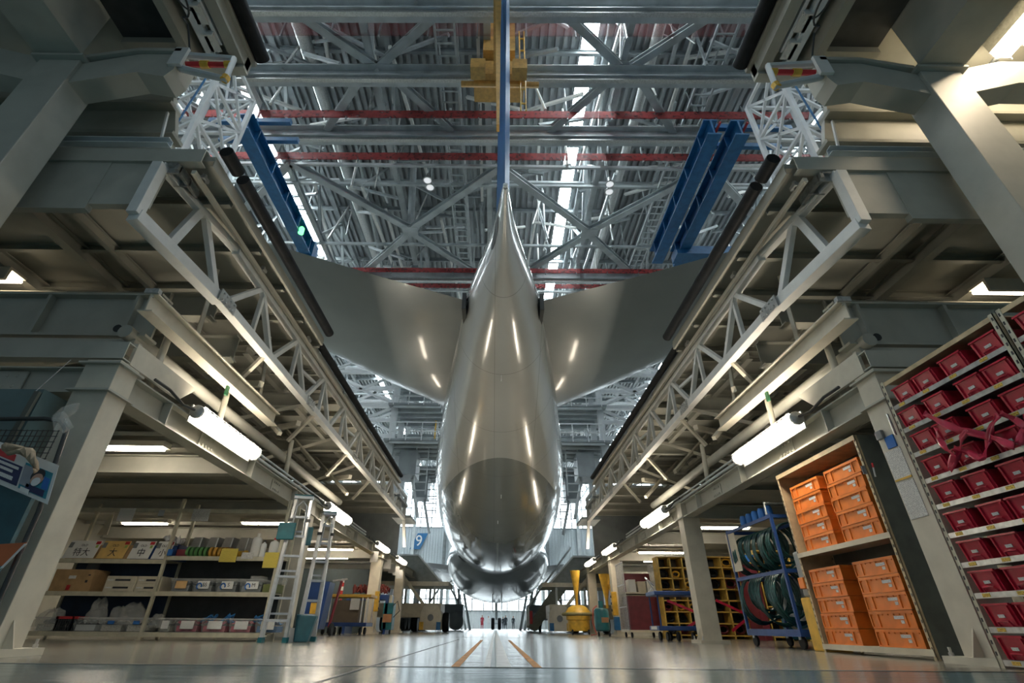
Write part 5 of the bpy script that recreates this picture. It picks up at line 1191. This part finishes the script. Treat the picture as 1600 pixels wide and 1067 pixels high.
def ribbon(pts, w, m_, lab, name='plastic_tape'):
    q = MB(); rows = []
    P_ = [at(u, v, 'X', 3.80+.03*math.sin(i*1.9)) for i, (u, v) in enumerate(pts)]
    fine = []
    for i in range(len(P_)-1):
        for k in range(4): fine.append(P_[i].lerp(P_[i+1], k/4))
    fine.append(P_[-1])
    for i, p in enumerate(fine):
        d = (fine[min(i+1, len(fine)-1)]-fine[max(i-1, 0)]).normalized(); nn = V((0, -d.z, d.y)).normalized(); tw = .9*math.sin(i*.8)
        e = nn*math.cos(tw*.6)*w/2+V((1, 0, 0))*math.sin(tw)*w*.35
        rows.append([p-e, p-e*.3+V((.004, 0, 0)), p+e*.3-V((.004, 0, 0)), p+e])
    q.sheet(rows); o = q.build(name, m_, smooth=True); o.modifiers.new('thick', 'SOLIDIFY').thickness = .002
    tag(o, lab, 'tape', 'red tape strips across the bins')
ribbon([(1444,645),(1470,660),(1495,670),(1515,675),(1545,682),(1565,690),(1585,697)], .06, REDTAPE, 'long red tape strip slanting down across the bins')
ribbon([(1462,668),(1466,685),(1478,700),(1490,712),(1484,735)], .05, REDTAPE, 'red tape strip hanging down from the long strip near the column')
ribbon([(1487,730),(1500,705),(1502,685),(1512,672)], .045, REDTAPE, 'short red tape strip rising to the knot in the long strip')
ribbon([(1490,700),(1512,706),(1530,716),(1538,712),(1544,690),(1550,665),(1560,648)], .05, REDTAPE, 'red tape strip looping up across the bins')
ribbon([(1563,645),(1585,655),(1600,665),(1612,672)], .05, REDTAPE, 'red tape strip running off beyond the perforated post')
ribbon([(1592,695),(1598,675),(1604,650)], .05, REDTAPE, 'upright red tape strip nearest the perforated post')

# ------------------------------------------------------------------ hose trolley
t = thing('hose_trolley', 'tall blue wheeled frame hung with green hoses', 'trolley', (4.5, 8.5, 0))
X0, X1, Y0, Y1 = 4.2, 4.85, 7.75, 9.35
for x in (X0, X1):
    for y in (Y0, Y1):
        q = MB(); q.bar((x, y, .16), (x, y, 1.78), .04, .04); q.build('post', BLUET, t)
for z in (.2, .98, 1.74):
    q = MB()
    for a, c in (((X0, Y0), (X1, Y0)), ((X1, Y0), (X1, Y1)), ((X1, Y1), (X0, Y1)), ((X0, Y1), (X0, Y0))): q.bar((*a, z), (*c, z), .035, .05 if z > .5 else .09)
    q.build('ring_rail', BLUET, t)
q = MB(); q.box(X0, X1, Y0, Y1, .2, .22); q.build('deck', BLUET, t)
for z in (1.62, 1.0):
    q = MB(); q.tube([(X0+.28, Y0, z), (X0+.28, Y1, z)], .025, 8); q.build('hanger_bar', BLUET, t, True)
q = MB(); q.tube([(X0, Y0+.1, 1.78), (X0, Y0+.1, 1.95), (X1, Y0+.1, 1.95), (X1, Y0+.1, 1.78)], .02, 8); q.build('top_handle', GALV, t, True)
q = MB(); q.box(X1-.02, X1, Y0+.1, Y1-.1, .3, .95); q.build('back_board', STEELL, t)
for x in (X0+.05, X1-.05):
    for y in (Y0+.1, Y1-.1):
        wheel(x, y, .085, .085, .04, t); q = MB(); q.box(x-.035, x+.035, y-.03, y+.03, .12, .17); q.build('caster_fork', GALV, t)
def coil(y, z, r, seed, lab, m_=GREENH):
    rg = random.Random(seed); q = MB(); pts = []
    for k in range(72):
        a = k*2*PI/18; rr = r*(1+.05*math.sin(k*.37+seed)); sx = .92
        pts.append((X0+.27+math.sin(a)*rr*sx+rg.uniform(-.004, .004), y+(k/72-.5)*.13+.012*math.sin(k*.9), z-rr*1.06+math.cos(a)*rr*1.06))
    q.tube(pts, .0135, 6); tag(q.build('green_hose', m_, smooth=True), lab, 'hose', 'green hoses on the blue trolley')
for i in range(9): coil(Y0+.15+i*.165, 1.66, .27+.03*((i*7) % 3-1), i, 'dark green hose coil on the upper bar, %s from the orange crates' % ORD[i])
for i in range(8): coil(Y0+.2+i*.18, 1.03, .30+.04*((i*5) % 3-1), 20+i, 'dark green hose coil on the lower bar, %s from the orange crates' % ORD[i])
for i in range(5):
    y = Y0+.25+i*.22; q = MB(); q.lathe([(.05, 0), (.06, .03), (.06, .14), (.045, .18)], 12, (X0+.12, y, 1.765)); tag(q.build('blue_flask', INKB, smooth=True), 'blue capped flask on top of the hose trolley, %s from the crates' % ORD[i], 'flask', 'blue flasks on the hose trolley')
q = MB(); q.panel((X0-.02, Y1+.05, 1.1), (.02, -.32, .0), (0, .03, .62), .01); tag(q.build('hanging_sheet', BEIGE), 'pale sheet hanging at the far end of the hose trolley', 'sheet')
t = thing('teal_poster', 'teal board with pale ring print leaning behind the lower hoses', 'board', (4.95, 9.3, 0)); q = MB(); q.box(4.92, 5.5, 9.55, 9.6, .1, .85); q.build('board', TEAL, t)
q = MB(); q.tube([(5.2+math.cos(a)*.16, 9.54, .32+math.sin(a)*.09) for a in [k*.33 for k in range(20)]], .025, 6); q.build('ring_print', BEIGE, t)
t = thing('floor_machine', 'grey machine head on a yellow base beside the crate rack', 'machine', (4.35, 7.45, 0))
q = MB(); q.box(4.2, 4.55, 7.26, 7.55, 0, .62); q.build('yellow_base', YELLOW, t, bevel=.02); q = MB(); q.box(4.24, 4.5, 7.3, 7.52, .62, 1.2); q.build('grey_head', STEEL, t, bevel=.03); q = MB(); q.box(4.18, 4.24, 7.32, 7.45, .72, .86); q.build('orange_knob', ORANGE, t, bevel=.01)

# ------------------------------------------------------------------ trolleys, cage, pigeonhole racks under the far mezzanine
t = thing('platform_trolley', 'blue two tier platform trolley with tube handle before the yellow rack', 'trolley', (4.1, 12.6, 0))
for z in (.20, .88):
    q = MB(); q.box(3.55, 4.75, 12.2, 12.95, z, z+.09); q.build('platform', BLUET, t, bevel=.02)
for x in (3.62, 4.68):
    for y in (12.25, 12.9):
        q = MB(); q.tube([(x, y, .29), (x, y, .88)], .018, 8); q.build('upright', BLUET, t)
q = MB(); q.tube([(3.6, 12.28, .96), (3.45, 12.28, 1.2), (3.5, 12.6, 1.26), (3.75, 12.86, 1.12), (3.6, 12.86, .96)], .018, 8); q.build('handle', ALU, t, True)
q = MB(); q.box(3.545, 3.55, 12.35, 12.8, .22, .28); q.build('white_plate', PAPER, t)
for x in (3.75, 3.98, 4.5):
    for y in (12.3, 12.85): wheel(x, y, .09, .09, .05, t)
t = thing('roll_cage', 'wire roll cage with burgundy boards and white cartons', 'roll cage', (4.5, 17, 0))
q = MB()
for k in range(9):
    y = 16.6+k*.12; q.tube([(3.95, y, .15), (3.95, y, 2.05)], .012, 5); q.tube([(5.0, y, .15), (5.0, y, 2.0)], .012, 5)
for z in (.2, .8, 1.4, 2.0): q.bar((3.95, 16.6, z), (3.95, 17.6, z), .02, .02); q.bar((5.0, 16.6, z), (5.0, 17.6, z), .02, .02)
q.build('wire_sides', GALV, t)
q = MB(); q.box(3.93, 5.02, 16.6, 17.6, .14, .19); q.box(3.95, 5.0, 16.65, 17.6, 1.15, 1.19); q.build('shelf', BEIGE, t)
q = MB(); q.box(4.05, 4.95, 16.8, 17.5, .2, 1.1); q.build('burgundy_stack', BURG, t)
for x in (4.05, 4.9):
    for y in (16.75, 17.5): wheel(x, y, .07, .07, .05, t)
for i, (x, w, h, m_) in enumerate(((4.1, .22, .35, PAPER), (4.38, .25, .3, BEIGE), (4.66, .25, .32, PAPER))):
    q = MB(); q.box(x, x+w, 16.7, 17.1, 1.192, 1.192+h); tag(q.build('small_carton', m_, bevel=.005), 'pale carton on the roll cage shelf, %s from the column' % ORD[i], 'carton', 'cartons in the roll cage')
q = MB(); q.box(4.1, 4.9, 17.15, 17.5, 1.195, 1.75); tag(q.build('burgundy_crate', BURG), 'burgundy crate behind the pale cartons in the roll cage', 'crate')
YR = mat('yellow rack paint', (.66, .45, .10), .5, var=.12, scale=6)
def pigeon(x0, x1, y, cols, rows, h, lab, tape):
    t = thing('pigeonhole_rack', lab, 'rack', ((x0+x1)/2, y, 0))
    for k in range(cols+1):
        x = x0+(x1-x0)*k/cols; q = MB(); q.box(x-.018, x+.018, y, y+.5, 0, h); q.build('upright', YR, t)
    for k in range(rows+1):
        z = .08+(h-.1)*k/rows; q = MB(); q.box(x0, x1, y, y+.5, z-.015, z+.015); q.build('shelf', YR, t)
    q = MB(); q.box(x0, x1, y+.5, y+.52, 0, h); q.build('back_panel', DARKGAP, t)
    rg = random.Random(cols*7+rows)
    for c in range(cols):
        for r in range(rows):
            if rg.random() < .6:
                xa = x0+(x1-x0)*(c+.5)/cols; z = .1+(h-.1)*r/rows; q = MB(); w = (x1-x0)/cols*.3
                q.tube([(xa+math.cos(a)*w, y+.2, z+.02+w*.8+math.sin(a)*w*.7) for a in [j*.6 for j in range(12)]], .03, 6)
                mc, nc = rg.choice(((BLACK, 'black'), (BLACK, 'black'), (YELLOW, 'yellow'), (BURG, 'burgundy'))); tag(q.build('stored_coil', mc, smooth=True), '%s coiled part in a cell of the %s' % (nc, lab), 'coil', '%s coils in the %s' % (nc, lab))
    if tape:
        q = MB()
        for a, c in (((x0+.1, y-.02, .95), (x1-.05, y-.02, .6)), ((x0+.4, y-.02, .2), (x1-.05, y-.02, .5))): q.bar(a, c, .07, .005, (0, 1, 0))
        q.build('red_tape', REDTAPE, t)
pigeon(4.95, 6.05, 16.2, 3, 7, 2.15, 'yellow pigeonhole rack beside the roll cage', True)
pigeon(6.15, 7.1, 15.6, 2, 7, 2.1, 'yellow pigeonhole rack past the blue trolley column', True)
pigeon(7.0, 7.9, 14.2, 2, 6, 2.1, 'yellow pigeonhole rack next to the hose trolley', True)
q = MB(); q.box(6.72, 6.9, 14.1, 14.8, 0, 1.75); tag(q.build('burgundy_board', BURG), 'upright burgundy board between two yellow pigeonhole racks', 'board')
q = MB(); q.box(6.6, 6.85, 14.0, 14.06, 1.78, 1.95); tag(q.build('blue_label', INKB), 'small blue label plate above the burgundy panel', 'sign')
q = MB(); q.box(4.6, 10.9, 21.5, 21.6, 0, 2.2); tag(q.build('rear_shelving', CREAM), 'cream closed shelving far behind the roll cage', 'shelving')
t = thing('column_guard', 'yellow switch guard fixed on the column before the roll cage', 'guard', (3.9, 18.5, 1)); q = MB(); q.box(3.9, 4.08, 18.4, 18.58, .6, 1.3); q.build('guard_box', YELLOW, t, bevel=.02)
for k in range(3): q = MB(); q.lathe([(.04, -.03), (.04, 0)], 10, (3.90, 18.48, .75+k*.2), 'X'); q.build('button', BLACKM, t)
q = MB(); q.box(3.92, 4.1, 18.38, 18.56, .18, .56); tag(q.build('blue_box', BLUE, bevel=.015), 'blue socket box low on the column before the roll cage', 'socket box')
t = thing('hose_drum', 'teal drum on casters with coiled red hose near the far column', 'drum', (3.75, 19.2, 0))
q = MB(); q.lathe([(.2, .14), (.25, .18), (.25, .75), (.2, .82), (.08, .84), (.08, 1.05)], 20, (3.66, 19.2, 0)); q.build('tank', TEAL, t, True)
q = MB(); q.box(3.6, 3.84, 18.94, 18.96, .4, .55); q.build('plate', mat('rust panel', (.4, .2, .1), .6), t)
q = MB(); q.tube([(3.5, 19.1, .9), (3.35, 19.0, .8), (3.3, 19.0, .4), (3.4, 18.95, .05), (3.2, 18.9, .03)], .02, 6); q.build('red_hose', mat('red hose', (.40, .06, .04), .5), t, True)
for x in (3.48, 3.84): wheel(x, 19.0, .07, .07, .05, t)
def horn(x, y, z0, z1, r, lab):
    q = MB(); q.lathe([(.05, z0), (.06, z0+.3), (r*.7, z0+(z1-z0)*.7), (r, z1), (r*.9, z1)], 14, (x, y, 0)); tag(q.build('yellow_horn', YELLOW, smooth=True), lab, 'horn')
t = thing('industrial_vacuum', 'round yellow industrial vacuum cleaner on wheels in front of the far column', 'vacuum cleaner', (3.45, 23, 0))
q = MB(); q.lathe([(.42, .12), (.45, .2), (.45, .5), (.5, .52), (.5, .72), (.55, .74), (.4, .95), (.2, 1.05)], 22, (3.42, 23, 0)); q.build('drum', YELLOW, t, True)
q = MB(); q.tube([(3.42+math.cos(a)*.62, 23+math.sin(a)*.5, .72) for a in [k*.33 for k in range(20)]], .06, 8); q.build('suction_hose', mat('olive hose', (.25, .22, .10), .5), t, True)
for x in (3.1, 3.75): wheel(x, 22.6, .09, .09, .06, t)
horn(3.40, 23, 1.05, 2.35, .22, 'tall yellow funnel rising from the round vacuum cleaner')
horn(4.35, 21.5, .9, 2.1, .24, 'yellow funnel standing between the two far columns'); horn(4.7, 21.2, .3, 1.7, .3, 'broad yellow funnel low behind the teal drum')
# ------------------------------------------------------------------ wheeled docks under the fuselage, far people
for s in (-1, 1):
    MX = s; SD = SIDE[s]
    t = thing('fuselage_dock', 'beige wheeled fuselage dock with sloping side guard %s' % SD, 'dock', (3.6, 27, 0))
    q = MB(); q.box(2.6, 5.9, 26.6, 28.6, .6, 1.2); q.build('base_beam', BEIGE, t, bevel=.03)
    q = MB(); q.poly([(2.55, .08), (3.55, .08), (3.55, .8), (3.4, 1.1), (2.7, 1.1), (2.55, .8)], 'Y', 26.4, 27.2); lg = q.build('drive_leg', CREAMW, t, bevel=.02)
    q = MB(); q.lathe([(.14, -.03), (.14, 0)], 16, (3.05, 26.4, .6), 'Y'); q.build('hub_cap', STEELD, lg)
    for x, m_ in ((2.56, BLUE), (3.36, YELLOW)):
        q = MB(); q.box(x, x+.2, 26.37, 26.4, .1, .42); q.build('corner_mark', m_, lg)
    for x in ((2.4, 3.9, 5.4) if s < 0 else (3.9, 5.4)): wheel(x, 27.4, .42, .42, .3, t)
    q = MB(); q.box(2.3, 5.9, 26.6, 29.2, 1.95, 2.14); q.build('work_deck', BEIGE, t)
    for x in (3.0, 4.4, 5.7):
        q = MB(); q.bar((x, 26.9, 1.15), (x, 26.9, 2.0), .10, .10); q.build('deck_post', STEELL, t)
    q = MB(); q.bar((3.4, 26.5, 1.1), (5.4, 26.5, 3.3), .14, .14); q.build('stay', BEIGE, t)
    q = MB(); q.poly([(2.7, 2.14), (5.9, 2.14), (5.9, 3.3), (3.9, 3.3)], 'Y', 26.7, 26.78); q.build('side_guard', mat('smoked guard panel', (.20, .22, .21), .35), t)
    q = MB(); q.bar((2.7, 26.68, 2.14), (3.9, 26.68, 3.34), .08, .08); q.bar((3.9, 26.68, 3.34), (5.9, 26.68, 3.34), .08, .08); q.bar((4.8, 26.68, 2.14), (4.8, 26.68, 3.3), .06, .06); q.build('guard_frame', STEELL, t)
    # second dock, further along
    t = thing('wing_dock', 'grey wheeled wing dock with lattice frame farther along %s' % SD, 'dock', (3, 42, 0))
    q = MB(); q.box(2.4, 5.6, 41.5, 44, .7, 1.7); q.build('base_beam', STEEL, t, bevel=.04)
    q = MB(); q.lathe([(.5, -.4), (.58, -.34), (.58, .34), (.5, .4)], 20, (2.9, 41.6, .58), 'Y'); q.build('drive_wheel', STEEL, t, True)
    for x in (2.8, 5.0):
        q = MB(); q.bar((x, 42, 1.7), (x, 42, 3.6), .16, .16); q.build('deck_post', STEELL, t)
    q = MB(); q.bar((2.8, 42, 1.8), (3.9, 42, 3.4), .12, .12); q.bar((5.0, 42, 1.8), (3.9, 42, 3.4), .12, .12); q.build('lattice', STEELL, t)
    q = MB(); q.box(2.6, 5.4, 41.5, 45, 3.5, 3.8); q.build('work_deck', STEELL, t)
    for k in range(3):
        q = MB(); q.bar((2.0+k*.5, 45+k*3, 0), (3.0+k*.9, 46+k*3, 4.2+k), .14, .14); q.build('raking_leg', STEELL, t)
    # dark pylons and dock shapes beneath the wing
    for i, (x, y, w, z0, z1) in enumerate(((8.0, 40, 1.5, 0, 3.2), (13.5, 46, 2, 0, 4))):
        q = MB(); q.box(x, x+w, y, y+2, z0, z1); q.box(x-.4, x+w+.4, y-.3, y+2.3, z1, z1+.3)
        for zz in (.8, 1.6, 2.4): q.box(x-.05, x+w+.05, y-.05, y, zz, zz+.08)
        tag(q.build('wing_stand', STEEL), '%s grey service stand beneath the wing %s' % (('nearer', 'farther')[i], SD), 'stand')
    for k in range(2):
        x = 15+k*5.5; q = MB(); q.ibeam((x, 94.4, 0), (x, 94.4, 25), .5, .6, .06); tag(q.build('wall_column', STEELL), '%s grey wall column against the far glazing %s' % (('inner', 'outer')[k], SD), 'column')
    for k in range(2):
        x = 8.2+k*1.0; q = MB(); q.tube([(x, 93.5, 0), (x, 93.5, 18)], .3, 8); tag(q.build('down_pipe', STEELD if k else STEELL), '%s vertical pipe on the far wall %s' % (('pale', 'dark')[k], SD), 'pipe')
MX = 1
# boarding stairs on the orange crate side
t = thing('access_stairs', 'olive grey wheeled access stairs sloping up towards the fuselage', 'stairs', (3.3, 31, 0))
q = MB(); q.poly([(1.75, .25), (2.2, .1), (4.5, 2.7), (4.5, 3.3), (4.2, 3.3)], 'Y', 30.0, 30.1); q.build('side_panel', mat('olive grey panel', (.20, .20, .15), .5), t)
q = MB(); q.poly([(1.75, .25), (2.2, .1), (4.5, 2.7), (4.5, 3.3), (4.2, 3.3)], 'Y', 31.4, 31.5); q.build('side_panel', mat('olive grey panel', (.20, .20, .15), .5), t)
for k in range(9):
    q = MB(); q.box(2.1+k*.26, 2.4+k*.26, 30.1, 31.4, .3+k*.3, .34+k*.3); q.build('tread', STEEL, t)
for y in (30.05, 31.45):
    q = MB(); q.tube([(1.8, y, 1.2), (4.3, y, 4.2)], .035, 8); q.tube([(1.8, y, .2), (1.8, y, 1.2)], .035, 8); q.build('hand_rail', ALU, t, True)
q = MB(); q.box(1.85, 2.0, 29.95, 30.0, .4, 1.0); q.build('red_reflector', RED, t)
for x in (2.4, 4.2): wheel(x, 30.2, .2, .2, .12, t)
def person(x, y, h, top, bottom, lab, pose):
    t = thing('person', lab, 'person', (x, y, 0)); k = h/1.7; me = bpy.data.meshes.new('body')
    lw = .10*k; a = pose
    vs = [(0,0,.95), (0,0,1.15), (0,0,1.38), (0,0,1.48), (0,0,1.56), (0,-.01,1.68), (-.1,0,.88), (-.11,.02*a,.48), (-.12,.06*a,.08), (-.12,-.12+.06*a,.04), (.1,0,.88), (.11,-.04*a,.48), (.12,-.02*a,.08), (.12,-.14,.04),
          (-.19,0,1.40), (-.25,.02,1.12), (-.23,-.08-.06*a,.90), (-.22,-.12-.06*a,.82), (.19,0,1.40), (.26,.02,1.12), (.22,-.14,.98), (.16,-.24,.98)]
    es = [(0,1),(1,2),(2,3),(3,4),(4,5),(0,6),(6,7),(7,8),(8,9),(0,10),(10,11),(11,12),(12,13),(2,14),(14,15),(15,16),(16,17),(2,18),(18,19),(19,20),(20,21)]
    rs = [.15,.14,.16,.065,.085,.08,.10,.075,.05,.04,.10,.075,.05,.04,.07,.05,.04,.035,.07,.05,.04,.035]
    me.from_pydata([(p[0]*k, p[1]*k, p[2]*k) for p in vs], es, []); me.materials.append(top); me.update()
    o = bpy.data.objects.new('body', me); COL.objects.link(o); o.parent = t
    md = o.modifiers.new('skin', 'SKIN'); o.modifiers.new('sub', 'SUBSURF').levels = 1
    for v_, r_ in zip(me.skin_vertices[0].data, rs): v_.radius = (r_*k, r_*k)
    me.skin_vertices[0].data[0].use_root = True
    q = MB(); c = (x, y-.02, 1.63*k); q.lathe([(.01, -.13), (.06, -.11), (.085, -.03), (.095, .03), (.07, .1), (.01, .125)], 12, c); q.build('head', SKIN, t, True)
    q = MB(); q.lathe([(.1, 0), (.105, .04), (.08, .12), (.01, .145)], 12, (x, y+.015, 1.63*k)); q.build('hair', INK, t, True)
    if bottom:
        q = MB(); q.lathe([(.17*k, .95*k), (.2*k, .8*k), (.23*k, .5*k), (.22*k, .48*k)], 12, (x, y, 0)); q.build('skirt', bottom, t, True)
for u, x_y, top, bot, lab, h, ps in ((753, 88, FABRIC_R, FABRIC_R, 'person in dark red overalls standing beyond the nose wheel', 1.75, 1), (763, 89, FABRIC_W, None, 'person in white top and dark shorts next to the one in red', 1.65, -1), (786, 90, FABRIC_D, None, 'person in dark clothes close behind the nose wheel', 1.6, 1), (790, 88, FABRIC_D, FABRIC_D, 'person in dark jacket with folded arms right of the wheel', 1.75, -1), (802, 90, FABRIC_D, None, 'person in dark top farthest from the nose wheel', 1.7, 1)):
    lab = lab.replace(' right of the wheel', ' between nose wheel and stairs'); p = at(u, 985, 'Y', x_y); person(p.x, x_y, h, top, bot, lab, ps)
# ------------------------------------------------------------------ daylight, lamps, exposure
W = bpy.data.worlds.new('hangar daylight'); SC.world = W; W.use_nodes = True
bg = W.node_tree.nodes['Background']; bg.inputs['Color'].default_value = (.70, .89, 1.0, 1); bg.inputs['Strength'].default_value = .17
SC.view_settings.view_transform = 'Standard'; SC.view_settings.look = 'None'; SC.view_settings.gamma = 1; SC.view_settings.use_curve_mapping = False
SC.view_settings.exposure = 0.36
SC.cycles.use_denoising = True
SC.cycles.max_bounces = 8; SC.cycles.diffuse_bounces = 4; SC.cycles.glossy_bounces = 4; SC.cycles.transparent_max_bounces = 12
SC.cycles.sample_clamp_indirect = 6; SC.cycles.caustics_reflective = False; SC.cycles.caustics_refractive = False
